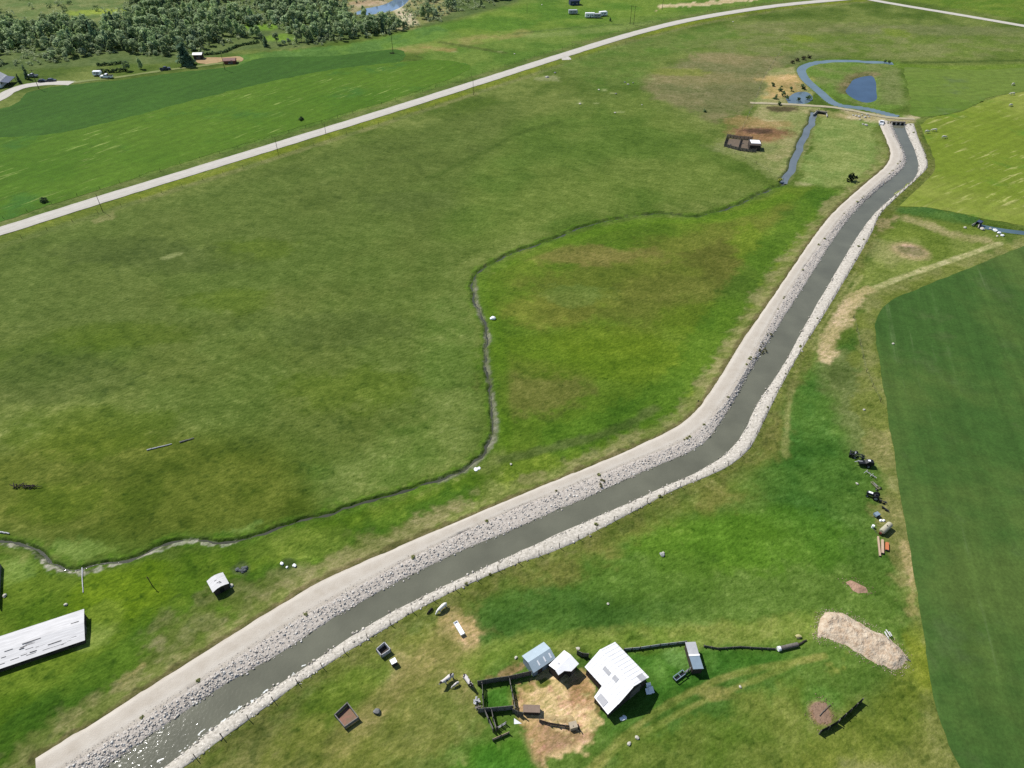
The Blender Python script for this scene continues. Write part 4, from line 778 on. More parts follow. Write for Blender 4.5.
# white shed between
r1, r2 = at(549.5, 665, 2.4), at(564, 651, 2.4); rz = ang(r1, r2)
sh = thing('shed', 'small white roofed shed with ragged front edge between blue shed and big barn', 'shed', (r1.x, r1.y, 0), rz)
m = MB(); m.quadslab((-.1, .1, 2.35), (3.9, .1, 2.35), (3.9, -1.5, 2.8), (-.1, -1.5, 2.8), .08); m.quadslab((-.1, -1.52, 2.8), (3.9, -1.52, 2.8), (3.9, -3.4, 2.3), (1.9, -3.4, 2.3), .08); m.quadslab((-.15, -1.52, 2.8), (1.88, -1.52, 2.8), (1.9, -2.7, 2.47), (-.3, -2.4, 2.55), .08); rf = m.build('roof', WHITE, sh)
m = MB(); m.quadslab((1.0, -.8, 2.62), (1.5, -.8, 2.62), (1.5, -1.3, 2.76), (1.0, -1.3, 2.76), .04); m.build('roof_patch', RUSTY, rf)
m = MB(); m.beam((0, -.05, 1.15), (3.7, -.05, 1.15), .1, 2.3); m.beam((0, -2.2, 1.2), (1.9, -2.2, 1.2), .1, 2.4); m.beam((1.9, -3.1, 1.1), (3.7, -3.1, 1.1), .1, 2.2); m.beam((0, 0, 1.15), (0, -2.2, 1.15), .1, 2.3); m.beam((1.9, -2.2, 1.1), (1.9, -3.1, 1.1), .1, 2.2); m.beam((3.7, 0, 1.1), (3.7, -3.1, 1.1), .1, 2.2); m.build('wall', DWALL, sh)
m = MB(); m.box((2.8, -3.17, .9), (.9, .05, 1.8)); m.build('door', DGREY, sh)
# shelter on the right
r1, r2 = at(685, 642.5, 2.0), at(694.5, 642, 2.0); rz = ang(r1, r2)
sh = thing('shelter', 'narrow open shelter with two tone pale sheet roof on the long windbreak', 'shelter', (r1.x, r1.y, 0), rz)
m = MB(); m.quadslab((0, 0, 2.1), (1.9, 0, 2.1), (1.95, -2.5, 2.0), (.1, -2.5, 2.0), .08); m.build('roof_panel', RUSTY, sh); m = MB(); m.quadslab((.1, -2.52, 2.02), (1.95, -2.52, 2.02), (2.1, -5.0, 1.9), (.25, -5.0, 1.9), .08); m.build('roof_panel', BLUEG, sh); m = MB(); m.quadslab((.05, -2.35, 2.1), (2.0, -2.35, 2.1), (2.0, -2.65, 2.08), (.05, -2.65, 2.08), .04); m.build('roof_lap', WPAINT, sh)
m = MB(); m.beam((.2, -.1, 1), (.3, -4.8, .95), .08, 1.9); m.beam((.3, -4.8, .9), (1.95, -4.8, .9), .08, 1.8); m.beam((1.85, -.1, 1.0), (1.95, -4.8, .95), .08, 1.9); m.build('wall', DWALL, sh)
# long weathered barn at the left edge
r1 = at(83, 639.5, 1.2); r2 = at(0, 667.5, 1.2); rz = ang(r2, r1); LL_ = 22.0
lb_ = thing('long_barn', 'long low barn with weathered pale board roof at the left edge', 'barn', (r1.x, r1.y, 0), rz); lb_.scale = (1, 1, .62)
rows = []; m = MB(); nseg = 12
for k in range(nseg):
    x0, x1 = .3-(LL_*k/nseg), .3-(LL_*(k+1)/nseg); zz = [(-.12*math.sin(x*.35)) for x in (x0, x1)]
    m.quadslab((x0, -.25, 1.85), (x1, -.25, 1.85), (x1, 3.2, 2.75+zz[1]), (x0, 3.2, 2.75+zz[0]), .1); m.quadslab((x0, 3.2, 2.75+zz[0]), (x1, 3.2, 2.75+zz[1]), (x1, 6.3, 2.9), (x0, 6.3, 2.9), .1)
rf = m.build('roof', WEATH, lb_); m = MB()
for k in range(26):
    x = -random.uniform(.3, 20); v = random.uniform(.3, 2.9); z = 1.85+(v+.25)*.26+.02; ln = random.uniform(.4, 2.2); m.beam((x, v, z), (x-ln, v, z-.0), .09, .03)
for x, v, ln in ((-.6, 3.9, 1.3), (-3.5, 1.2, 2.2), (-7.5, .9, 1.1), (-6.8, 3.0, 3), (-9.5, 2.2, .8)): m.beam((x, v, 1.9+(min(v, 3.2)+.25)*.26+.06), (x-ln, v, 1.9+(min(v, 3.2)+.25)*.26+.06), .14, .04)
m.build('missing_board_gap', mat('grey_gap', (120, 116, 112), .9, .1), rf)
m = MB(); m.beam((0, 0, .9), (-LL_+.3, 0, .9), .12, 1.8); m.beam((0, 6.0, 1.35), (-LL_+.3, 6.0, 1.35), .12, 2.7)
for x in (0, -LL_+.3): m.add([(x-.06, 0, 0), (x-.06, 6, 0), (x-.06, 6, 2.8), (x-.06, 3.2, 2.62), (x-.06, 0, 1.8), (x+.06, 0, 0), (x+.06, 6, 0), (x+.06, 6, 2.8), (x+.06, 3.2, 2.62), (x+.06, 0, 1.8)], [(0, 1, 2, 3, 4), (9, 8, 7, 6, 5), (0, 5, 6, 1), (1, 6, 7, 2), (2, 7, 8, 3), (3, 8, 9, 4), (4, 9, 5, 0)])
m.build('wall', DWALL, lb_); m = MB(); m.box((.1, 2.6, 1.0), (.06, 1.6, 2.0)); m.build('door', DGREY, lb_)
for k in range(5): m = MB(); m.box((-2-k*3.8, -.08, 1.15), (1.2, .06, .6)); m.build('window', BLACK, lb_)
# little hut
r1, r2 = at(213.5, 591, 1.6), at(229, 582.5, 1.6); rz = ang(r1, r2)
hut = thing('hut', 'tiny old hut with curved grey white board roof alone in the grass', 'hut', (r1.x, r1.y, 0), rz)
m = MB(); pr = [(-.25, 1.55), (.7, 1.95), (1.5, 2.02), (2.3, 1.85), (3.0, 1.6)]
for a, b in zip(pr[:-1], pr[1:]): m.quadslab((a[0], -.2, a[1]), (b[0], -.2, b[1]), (b[0], 2.95, b[1]+.1), (a[0], 2.95, a[1]+.1), .07)
rf = m.build('roof', WEATH, hut); m = MB()
for x, y, l_ in ((1.1, 1.0, .7), (1.4, .7, .5), (.9, 1.7, .5)): m.beam((x, y, 2.06), (x+l_, y, 2.07), .08, .05)
m.build('missing_board_gap', BLACK, rf)
m = MB(); m.beam((0, 0, .78), (2.8, 0, .78), .08, 1.56); m.beam((0, 2.7, .78), (2.8, 2.7, .78), .08, 1.56); m.beam((0, 0, .75), (0, 2.7, .75), .08, 1.5); m.beam((2.75, 0, .75), (2.75, 2.7, .75), .08, 1.5); m.build('wall', DWALL, hut); m = MB(); m.box((1.4, -.06, .65), (.8, .05, 1.3)); m.build('door', BLACK, hut)

# ------------------------------------------------------------------ fences, pens and feeders
def plank_fence(name, px, h, label, cat='fence', m_=None, post=1.6, boards=4, lean=0, gap=.04):
    W = [at(*q) for q in px]; f = thing(name, label, cat, W[0]); o = W[0]; m = MB(); posts = []; mm = m_ or GREYW
    for a, b in zip(W[:-1], W[1:]):
        d = (b-a); n_ = max(1, round(d.length/post)); nn = Vector((-d.y, d.x, 0)).normalized()*.07
        for k in range(boards):
            z = h*(k+.55)/boards; m.beam(a-o+nn+Vector((0, 0, z))+nn*lean*z, b-o+nn+Vector((0, 0, z))+nn*lean*z, .05, h/boards-gap)
        for k in range(n_+1): posts.append(a-o+d*(k/n_))
    m.build('boards', mm, f); pm = MB().beam((0, 0, -.1), (0, 0, h+.15), .15, .15); me = None
    for q in posts[:95]:
        if me is None: ob = pm.build('post', DGREY, f); me = ob.data
        else: ob = link('post', me, None, f)
        ob.location = q
    return f
def wire_fence(px, label, sp=5.0, h=1.25, W=None, group=None, name='wire_fence', zf=None, pr=.07):
    W = dense(P2(px), sp) if W is None else W; o = Vector((W[0][0], W[0][1], 0)); f = thing(name, label, 'fence', o, 0, group); me = None; m = MB()
    P_ = [Vector((q[0], q[1], zf or 0))-o for q in W][:98]
    pm = MB().cyl((0, 0, -.3), (.02, 0, h), pr, 6, pr*.85)
    for q in P_:
        if me is None: ob = pm.build('post', POSTM, f); me = ob.data
        else: ob = link('post', me, None, f)
        ob.location = q; ob.rotation_euler = (random.uniform(-.06, .06), random.uniform(-.06, .06), random.random()*6)
    for a, b in zip(P_[:-1], P_[1:]):
        for z in (.45, .8, 1.12): m.cyl(a+Vector((0, 0, z)), b+Vector((0, 0, z)), .008, 3)
    m.build('wire', WIRE, f); return f
E_ = ME[::1]; seg = np.concatenate([[0], np.cumsum(np.linalg.norm(np.diff(E_, axis=0), axis=1))]); s_ = np.arange(6, seg[-1]-20, 4.6)
t_ = np.gradient(E_, axis=0); nE = np.stack([t_[:, 1], -t_[:, 0]], 1); nE /= np.linalg.norm(nE, axis=1)[:, None]+1e-9; EO = E_+nE*(-.15)
FW = np.stack([np.interp(s_, seg, EO[:, 0]), np.interp(s_, seg, EO[:, 1])], 1)+RNG.normal(0, .08, (len(s_), 2))
wire_fence(None, 'wire fence with dark wooden posts along the pale stone bank of the canal', W=FW[:96], h=1.5, zf=.5, pr=.075)
nrm = np.gradient(WROAD, axis=0); nrm = np.stack([nrm[:, 1], -nrm[:, 0]], 1); nrm /= np.linalg.norm(nrm, axis=1)[:, None]
wire_fence(None, 'thin wire fence along the pasture side of the gravel road', W=(WROAD+nrm*10.5)[6:-40:2], h=1.2)
wire_fence(None, 'thin wire fence along the hay field side of the gravel road', W=(WROAD-nrm*9.5)[6:-40:2], h=1.2)
wire_fence([(853, 318), (860, 345), (866, 372), (880, 402)], 'short wire fence between the bare tan strip and the dark crop field', 5)
wire_fence([(724, 148), (756, 164), (783, 181)], 'wire fence from the old far corral down to the creek', 6)
wire_fence([(742, 130), (756, 98), (764, 78), (782, 50)], 'wire fence along the edge of the grey sagebrush rise', 7)
plank_fence('board_fence', [(478, 685.5), (495, 682.5), (509, 680.5), (531, 675.5)], 1.5, 'dark board fence along the top of the yard to the blue shed', post=1.5, m_=DGREY, boards=5, gap=.02)
plank_fence('board_fence', [(482, 686.6), (482.5, 698), (483, 711)], 1.4, 'rail fence on the left side of the green pen', boards=3, gap=.16)
plank_fence('board_fence', [(509, 681), (512, 696), (515, 712)], 1.4, 'rail fence between the green pen and the straw yard', boards=3, gap=.14)
plank_fence('board_fence', [(478.6, 713), (497, 711.5), (513, 710)], 1.5, 'grey board fence along the bottom of the green pen', boards=4, gap=.04)
plank_fence('board_fence', [(484, 712), (488.5, 722), (493, 732)], 1.3, 'left board wall of the narrow cattle chute', boards=3, gap=.08)
plank_fence('board_fence', [(491, 712), (493, 721), (496, 731)], 1.3, 'right board wall of the narrow cattle chute', boards=3, gap=.08)
plank_fence('board_fence', [(493, 741), (501, 737.5), (509, 734)], .7, 'low pale board fence at the bottom corner of the corral', boards=2, m_=PINKT)
plank_fence('board_fence', [(498, 729.5), (502, 727), (506, 724.5)], .9, 'short pale rail gate right of the cattle chute', 'gate', boards=3, gap=.14, m_=RUSTY)
plank_fence('board_fence', [(513, 713), (518, 715.5), (523, 716.5)], 1.4, 'short dark board fence joining green pen to feed bunk', boards=4, m_=DGREY)
plank_fence('windbreak_fence', [(577, 654.5), (582, 657), (588, 657.5)], 1.3, 'short grey board windbreak between white shed and barn', boards=5, gap=.01)
plank_fence('windbreak_fence', [(624, 651), (640, 649.5), (660, 646.5), (686, 643.5)], .75, 'long grey board windbreak from the barn to the narrow shelter', boards=3, gap=.02, m_=RUSTY)
plank_fence('windbreak_fence', [(704, 647), (718, 649.5), (740, 648), (760, 649.2), (775, 650)], .5, 'low dark board windbreak running right from the narrow shelter', boards=2, m_=DGREY, gap=.01)
plank_fence('windbreak_fence', [(819, 734), (828, 729.5), (837, 724)], 1.25, 'left half of the dark windbreak below the red brown mound', boards=6, m_=BLACK, gap=.01)
plank_fence('windbreak_fence', [(838, 722.5), (850, 712), (861, 702)], 1.2, 'right half of the dark windbreak below the red brown mound', boards=6, m_=BLACK, gap=.01)
plank_fence('board_fence', [(1, 566), (0, 586), (-1, 607)], 1.6, 'grey board fence cut off by the left edge of the picture', boards=5, gap=.03)
for px, lb in (((476.5, 702), 'loose grey boards stacked against the left outside of the green pen'), ((478.5, 709), 'heap of dark boards at the lower left corner of the green pen')):
    p = at(*px); m = MB()
    for k in range(6): a = random.uniform(0, 3.1); m.beam((-.5*math.cos(a)+random.uniform(-.2, .2), -.7*math.sin(a), .1+.12*k), (.5*math.cos(a), .7*math.sin(a)+random.uniform(-.3, .3), .15+.14*k), .2, .06)
    o = m.build('board_heap', RUSTY if px[1] < 705 else DGREY); o.location = p; tag(o, lb, 'boards')
# feed bunk
a, b = at(523.5, 713), at(539.5, 713.5); fb = thing('feed_bunk', 'brown lidded feed bunk at the left of the straw yard', 'feeder', a, ang(a, b)); Lb = (b-a).length
m = MB(); m.box((Lb/2, .3, .5), (Lb, 1.15, 1.0)); m.build('bin', DWALL, fb); m = MB(); m.box((Lb/2, .3, 1.04), (Lb+.15, 1.3, .08)); m.build('lid', mat('brown_grey_lid', (158, 138, 122), .9, .1, var=.12, scale=2), fb)
m = MB()
for x in (.1, Lb-.1): m.beam((x, -.25, 0), (x, -.25, 1.0), .12, .12)
m.build('leg', DGREY, fb)
f = plank_fence('manger', [(539.5, 722), (549, 725), (558, 726.5), (573, 728.5)], .8, 'low broken hay manger across the straw yard', 'manger', boards=2, gap=.1, m_=DWALL)
p = at(573, 727); m = MB(); m.box((0, 0, .45), (1.3, 1.1, .9), .25); o = m.build('crate', mat('pale_crate', (206, 190, 164), .9, .1, var=.12, scale=3)); o.location = p; tag(o, 'pale wooden crate at the right end of the hay manger', 'crate')
p = at(579, 729); m = MB(); m.beam((-.4, .9, .1), (.5, -.8, .15), .14, .14); m.beam((-.1, .8, .05), (-.2, -.6, .5), .1, .1); o = m.build('fallen_post', DWALL); o.location = p; tag(o, 'dark fallen posts beside the pale crate in the straw yard', 'post')
p = at(517, 721.5); m = MB(); m.add([(-.5, .4, .35), (.8, -.35, .05), (-.5, -.45, .02), (-.3, .1, .02)], [(0, 1, 2), (0, 3, 1), (1, 3, 2), (0, 2, 3)]); o = m.build('tarp', WPAINT); o.location = p; tag(o, 'white crumpled tarp on the ground below the feed bunk', 'tarp')
# slatted hay feeder by the shelter
a, b = at(674, 681), at(683.5, 674); hf = thing('hay_feeder', 'slatted metal hay feeder below the narrow shelter', 'feeder', a, ang(a, b)); Lb = (b-a).length
m = MB(); m.beam((0, .4, .8), (Lb, .4, .8), .1, .14); m.beam((0, -.4, .8), (Lb, -.4, .8), .1, .14)
for x in (0, Lb/2, Lb): m.beam((x, -.4, .8), (x, .4, .8), .1, .12)
m.build('frame', BLUEG, hf); m = MB().box((Lb/2, 0, .35), (Lb-.1, .6, .3)); m.build('trough', BLACK, hf)
for x in (.1, Lb-.1):
    for y in (.35, -.35): m = MB(); m.beam((x, y, 0), (x, y, .8), .1, .1); m.build('leg', DIRON, hf)
plank_fence('board_fence', [(684, 675), (688, 672), (692.5, 669)], 1.1, 'short pale rail linking hay feeder and narrow shelter', boards=2, gap=.2, m_=RUSTY)
# square pens in the left yard
def pen(px4, h, label, name, m_, floor=None):
    W = [at(*q) for q in px4]; c = sum(W, Vector())/4; t = thing(name, label, 'pen' if floor else 'feeder', c)
    for k in range(4):
        a, b = W[k]-c, W[(k+1) % 4]-c; m = MB()
        for z in (.25, .6, .95): m.beam(a+Vector((0, 0, z*h)), b+Vector((0, 0, z*h)), .12, h*.26)
        m.build('side_panel', m_, t)
        m = MB().beam((a.x, a.y, 0), (a.x, a.y, h+.1), .16, .16); m.build('corner_post', DGREY, t)
    m = MB(); ins = [(q-c)*.92 for q in W]; m.prism([(q.x, q.y) for q in ins], .02, .12); m.build('floor', floor or DWALL, t); return t
pen([(335.5, 717), (348, 705), (359, 719.5), (345.5, 729)], .9, 'square wooden pen with reddish floor in the lower left yard', 'square_pen', GREYW, mat('red_brown_litter', (176, 128, 112), c2=(140, 124, 100), scale=1.5))
pen([(377, 652), (385, 645), (391, 652), (382, 658)], 1.0, 'square slatted hay feeder beside the white box', 'square_feeder', RUSTY)
p = at(394, 664); t = thing('water_box', 'white topped dark box right of the square hay feeder', 'box', p, .55); m = MB().box((0, 0, .5), (.95, .9, 1.0)); m.build('box_body', DIRON, t); m = MB().box((0, 0, 1.04), (1.05, 1.0, .08)); m.build('lid', WPAINT, t)
def rock_np(r, seed, flat=.7, pieces=1):
    g = np.random.default_rng(seed); b = bmesh.new(); bmesh.ops.create_icosphere(b, subdivisions=2, radius=1)
    V_ = np.array([v.co[:] for v in b.verts]); F_ = [tuple(v.index for v in f.verts) for f in b.faces]; b.free()
    k = np.array([mnoise.noise(Vector(v*1.3)+Vector((seed, 0, 0))) for v in V_]); V_ = V_*(1+.35*k[:, None])*np.array([1.15, .9, flat])*r; V_[:, 2] += r*flat*.55
    return V_, F_
def rock(px, r, label, m_=None, name='rock', cat='rock', flat=.7, group=None):
    v, f = rock_np(r, int(px[0]*3+px[1]), flat); mb = MB(); mb.add(v, f); o = mb.build(name, m_ or STONE); o.location = at(*px); o.rotation_euler = (0, 0, px[0]); return tag(o, label, cat, group)
rock((377, 712), .55, 'round grey boulder on the track right of the square pen', GSTONE, 'boulder', 'boulder', .9)
rock((662, 555), .5, 'pale grey boulder alone in the middle of the right pasture', mat('pale_grey_rock', (196, 198, 192), .9, .1, var=.25, scale=3, bump=.05), 'boulder', 'boulder', .7)
rock((663.2, 553.2), .3, 'small pale stone leaning on the boulder in the right pasture')
rock((622, 719), .42, 'flat white stone on the grass in front of the barn', WPAINT, flat=.4); rock((624.5, 717.5), .35, 'small white stone touching the flat stone before the barn', WPAINT, flat=.4)
rock((637, 738), .35, 'pale stone between the wheel ruts below the barn'); rock((629, 744), .34, 'pale stone on the lower wheel rut below the barn')
rock((282, 564), .36, 'left one of two white rocks in the rushes by the canal road', WPAINT); rock((294.5, 566), .4, 'right one of two white rocks in the rushes by the canal road', WPAINT); rock((287, 567.5), .24, 'little white stone between the two white rocks', WPAINT)
rock((231.5, 586), .4, 'white stone beside the right corner of the tiny hut'); rock((5, 596), .42, 'white stone beside the fence at the left edge'); rock((66, 605), .36, 'pale stone in the grass above the long barn')
rock((493, 319), .75, 'large white rock on the inner side of the creek bend', WPAINT); rock((476, 469.5), .55, 'flat white slab where the creek turns left', WPAINT, flat=.3); rock((479, 468.5), .4, 'small white slab right of the slab at the creek turn', WPAINT, flat=.3); rock((511, 464.5), .3, 'small pale stone between creek and rush line')
rock((798, 637), .5, 'pale yellowish rock above the grey culvert pipe', mat('straw_rock', (206, 196, 140), .9, .1)); rock((740, 687), .25, 'tiny pale stone in the grass right of the ruts')
rock((516, 658), .3, 'pale stone in the grass left of the blue shed'); rock((578, 648.5), .34, 'flat pale stone in the grass above the white shed', flat=.3); rock((608, 604), .25, 'small pale stone in the right pasture left of centre'); rock((857, 484), .3, 'small pale stone left of the dark machinery')
rock((893, 344), .35, 'pale stone beside the short fence at the tan strip'); rock((864, 410), .3, 'pale stone in the olive grass above the machinery')
for i_, (a_, b_, r, lb) in enumerate(((555, 73, 1.1, 'grey rock near the road junction'), (547, 77.5, 1.7, 'broad flat pale rock left of the rock at the junction'), (628, 84.5, .9, 'brightest rock in the stone heap on the rise'), (625, 82.5, .8, 'pink grey rock at the left of the stone heap on the rise'), (633, 83, .8, 'grey rock at the right of the stone heap on the rise'), (599, 90, .9, 'flat pale rock left of the stone heap'), (616, 94, .9, 'blue grey rock below the stone heap'), (580, 104, 1.0, 'flat pale rock in the pasture below the junction'), (615, 113, .9, 'greenish pale rock at the lower end of the rock scatter'), (642, 105, .6, 'small pale rock at the right of the rock scatter'), (733, 22, .9, 'small white rock beside the far bend of the road'), (514.5, 54, .8, 'white rock at the end of the dark ditch line'), (542, 5, .9, 'white rock in the far meadow left of the farmyard'))):
    rock((a_, b_), r*.6, lb, GSTONE if 'grey' in lb else None, flat=.5)
for a_, b_, r, lb in ((995, 231, .7, 'white rock at the left of the stones below the blue ditch'), (999, 233.5, .6, 'white rock in the middle of the stones below the blue ditch'), (1002, 236, .55, 'lowest white rock below the blue ditch'), (990, 229, .45, 'small pale rock nearest the headgate box'), (997, 236.5, .4, 'small rock under the middle stone at the blue ditch'), (965, 228, .5, 'pale stone left of the headgate box'), (982, 229.5, .75, 'tall pale stone right under the headgate box')): rock((a_, b_), r, lb, WPAINT if 'white' in lb else None)
for i_, (a_, b_, r) in enumerate(((856, 116, .8), (859, 117, 1.0), (862, 115.5, .7), (865, 117.5, .9), (867, 115, .8), (860, 120, .6), (863, 124.5, .7), (866, 125.5, 1.0), (869, 117, .7), (853, 115.5, .6))): rock((a_, b_), r*.75, 'broken concrete rubble block dumped below the dam track', CONC, 'rubble_block', 'rubble', .6, 'rubble blocks below the dam track')
# logs, poles and brushwood
def log(a, b, r, label, m_=GREYW, name='log', cat='log', z=None):
    a, b = at(*a), at(*b); z = r if z is None else z; m = MB(); n_ = 5
    o = a; d = b-a
    for k in range(n_): m.cyl(d*(k/n_)+Vector((random.uniform(-.05, .05), random.uniform(-.05, .05), z)), d*((k+1)/n_)+Vector((random.uniform(-.05, .05), random.uniform(-.05, .05), z)), r*(1-.08*k), 7, r*(1-.08*(k+1)))
    ob = m.build(name, m_); ob.location = o; return tag(ob, label, cat)
log((82.3, 568), (83.3, 593), .13, 'straight grey log lying from the creek towards the long barn', RUSTY); log((0, 532.5), (10, 534), .2, 'short grey log above the creek at the left edge', RUSTY)
log((147, 450.5), (172, 444.2), .17, 'long bleached fallen pole in the left pasture', RUSTY); log((180, 442.8), (194, 438.6), .19, 'shorter bleached log right of the long fallen pole')
log((899, 652), (910, 661.5), .14, 'dark pole sticking from the right end of the wood chip heap', DGREY); 
for k, (a, b) in enumerate((((885, 632), (889, 638.5)), ((883.5, 634), (887.5, 641)), ((888, 634), (890.5, 638)))): log(a, b, .13, ('pale board at the upper edge of the wood chip heap, topmost', 'pale board at the upper edge of the wood chip heap, lowest', 'short pale board at the right of the boards on the chip heap')[k], WEATH, 'board', 'board', .75)
p = at(28, 488); m = MB()
for k in range(34): x = random.uniform(-3.2, 2.2); a = random.uniform(0, 3.14); l_ = random.uniform(.5, 1.6); m.cyl((x, -.1*x+random.uniform(-.5, .5), random.uniform(.05, .6)), (x+l_*math.cos(a), -.1*x+l_*math.sin(a)*.6, random.uniform(.05, .9)), random.uniform(.04, .11), 5)
o = m.build('brushwood', DWALL); o.location = p; tag(o, 'dark heap of brushwood in the left pasture', 'brushwood')
p = at(242, 570); m = MB()
for k in range(10): a = random.uniform(0, 6.28); v, f = rock_np(random.uniform(.2, .45), k, .7); m.add(v+np.array([random.uniform(-.9, .9), random.uniform(-.6, .6), 0]), f)
o = m.build('stone_heap', mat('dark_stones', (112, 116, 116), var=.35, scale=3)); o.location = p; tag(o, 'dark grey stone heap in the grass above right of the hut', 'stone heap')
a, b = at(778, 650), at(797, 645.5); cp = thing('culvert_pipe', 'grey culvert pipe with white end lying right of the low windbreak', 'pipe', a, ang(a, b)); Lb = (b-a).length
m = MB().cyl((0, 0, .4), (Lb, 0, .4), .4, 14); m.build('pipe_body', DGREY, cp); m = MB().cyl((-.12, 0, .4), (.35, 0, .4), .44, 14); m.build('end_collar', WPAINT, cp)
log((798, 645), (806, 640.5), .2, 'dark log lying right of the grey culvert pipe', DWALL)
# mounds of chips and litter
def mound(name, px, h, m_, label, cat, seed):
    W = dense(P2(px+px[:1]), .6)[:-1]; c = W.mean(0); W = wiggle(wiggle(W, .7, 3.5, seed), .5, 1.1, seed+2); lo, hi = W.min(0), W.max(0); st = .28
    xs, ys = np.meshgrid(np.arange(lo[0]-.5, hi[0]+.5, st), np.arange(lo[1]-.5, hi[1]+.5, st)); d = -sdpoly(xs.ravel(), ys.ravel(), W)
    z = h*sm(d, -.1, 1.6)*(.25+1.2*fbm(xs.ravel(), ys.ravel(), 2.0, seed, 5))+.12*sm(d, -.1, .4)*(fbm(xs.ravel(), ys.ravel(), .5, seed+4, 3)-.3)-.05
    n_, k_ = xs.shape; F_ = [(i*k_+j, i*k_+j+1, (i+1)*k_+j+1, (i+1)*k_+j) for i in range(n_-1) for j in range(k_-1) if d[i*k_+j] > -.45 or d[(i+1)*k_+j+1] > -.45]
    mb = MB(); mb.add(np.column_stack([xs.ravel()-c[0], ys.ravel()-c[1], z]), F_); o = mb.build(name, m_); o.location = (c[0], c[1], 0)
    bm = bmesh.new(); bm.from_mesh(o.data); bmesh.ops.delete(bm, geom=[v for v in bm.verts if not v.link_faces], context='VERTS'); bm.to_mesh(o.data); bm.free()
    return tag(o, label, cat)
mound('wood_chip_heap', [(817, 638), (819, 622), (824, 613), (839, 613), (852, 618), (870, 626), (886, 636), (897, 648), (906, 660), (894, 671), (880, 665), (866, 657), (849, 646), (834, 641)], .9, mat('wood_chips', (248, 232, 206), .95, .05, c2=(198, 168, 136), scale=1.1, bump=.25, bscale=4), 'long heap of pale wood chips beside the dark crop field', 'wood chips', 3)
mound('wood_chip_heap', [(845, 581), (851, 579.5), (860, 583), (869, 592), (862, 595), (853, 591)], .5, mat('pink_chips', (206, 170, 144), .95, .05, c2=(176, 140, 116), scale=1.5, bump=.12, bscale=3), 'small pinkish heap of wood chips above the long heap', 'wood chips', 5)
mound('litter_mound', [(810, 705), (816, 701), (827, 701), (832, 706), (832, 717), (834, 724), (827, 726), (818, 724), (811, 715)], .13, mat('brown_litter', (176, 146, 122), .95, .05, c2=(148, 122, 102), scale=1.5, bump=.1), 'round red brown mound of litter above the dark windbreak', 'mound', 8)
log((819, 716), (830, 704.5), .07, 'thin dark pole lying across the red brown mound', DGREY, z=.2)
mound('straw_heap', [(540, 716), (552, 714), (575, 717), (577, 725), (560, 724), (545, 721)], .45, STRAW, 'loose straw heap behind the hay manger in the yard', 'straw', 12)

# ------------------------------------------------------------------ poles
def pole(px, h, label, r=.15, arm=True, name='utility_pole'):
    p = at(*px); t = thing(name, label, 'pole', p, random.uniform(-.3, .3)); MB().cyl((0, 0, -.5), (0, 0, h), r, 8, r*.7).build('shaft', POSTM, t)
    if arm:
        MB().beam((-1.2, .12, h-.5), (1.2, .12, h-.5), .12, .12).build('crossarm', POSTM, t)
        for x in (-1.05, 0, 1.05): MB().cyl((x, .12, h-.44), (x, .12, h-.2), .05, 6).build('insulator', RIM, t)
    return t
pole((39, 89), 9.5, 'wooden utility pole with crossarm standing beside the driveway'); pole((225, 70), 10, 'wooden utility pole in front of the small red shed'); pole((393, 53), 9.5, 'wooden utility pole at the tip of the dark green barley'); pole((630, 24.3), 11, 'left pole of the close pair above the road'); pole((633.6, 24.8), 11, 'right pole of the close pair above the road'); pole((662, 10.3), 10, 'utility pole on the bare earth pad at the top edge')
pole((103, 212), 7, 'thin road side pole nearest the left edge', .11, False); pole((278, 152.5), 6.5, 'thin road side pole, second from the left', .11, False); pole((326, 134.5), 5.5, 'thin road side pole between the second and the last', .1, False); pole((473.5, 95), 8, 'thin road side pole right of the road centre', .11, False); pole((527, 13), 6, 'thin pole in the far green meadow', .1, False)
p = at(152.5, 586); t = thing('leaning_post', 'lone thin dark post in the grass between hut and creek', 'post', p); MB().cyl((0, 0, -.2), (-.15, .1, 3.0), .09, 7, .07).build('shaft', POSTM, t); MB().beam((-.45, .1, 2.5), (.2, .1, 2.55), .07, .07).build('crosspiece', POSTM, t)
m = MB(); q = at(393, 53)
for k in range(26): a = random.uniform(0, 6.28); l_ = random.uniform(.6, 1.3); m.cyl((random.uniform(-1.4, 1.4), random.uniform(-1, 1), 0), (random.uniform(-1.8, 1.8), random.uniform(-1.2, 1.2), l_*.8), .05, 4, .02)
o = m.build('dead_weeds', DWALL); o.location = q+Vector((-.6, -1.2, 0)); tag(o, 'dark dead weeds around the foot of the pole by the barley', 'weeds')

# ------------------------------------------------------------------ canal works
a, b = at(816, 113), at(826, 114.5); hg = thing('headgate', 'small concrete headgate with dark opening where the grey stream begins', 'headgate', a, ang(a, b)); Lb = (b-a).length
m = MB(); m.box((Lb/2, .3, .4), (Lb+.6, .35, 1.6)); m.build('head_wall', CONC, hg)
for x, s in ((0, -.25), (Lb, .3)): m = MB(); m.beam((x, .2, .25), (x+s*3, -3.6, .1), .3, 1.1); m.build('wing_wall', CONC, hg)
m = MB(); m.box((Lb/2, .08, .15), (Lb*.7, .1, 1.0)); m.build('gate_plate', BLACK, hg); m = MB(); m.box((Lb/2, -.1, 1.15), (Lb+.3, .9, .1)); m.build('walkway', DGREY, hg)
for x in (.6, Lb-.6): m = MB(); m.cyl((x, .1, .6), (x, .1, 1.9), .05, 6); m.cyl((x, .1, 1.9), (x, .1, 1.95), .3, 10); m.build('gate_wheel', DIRON, hg)
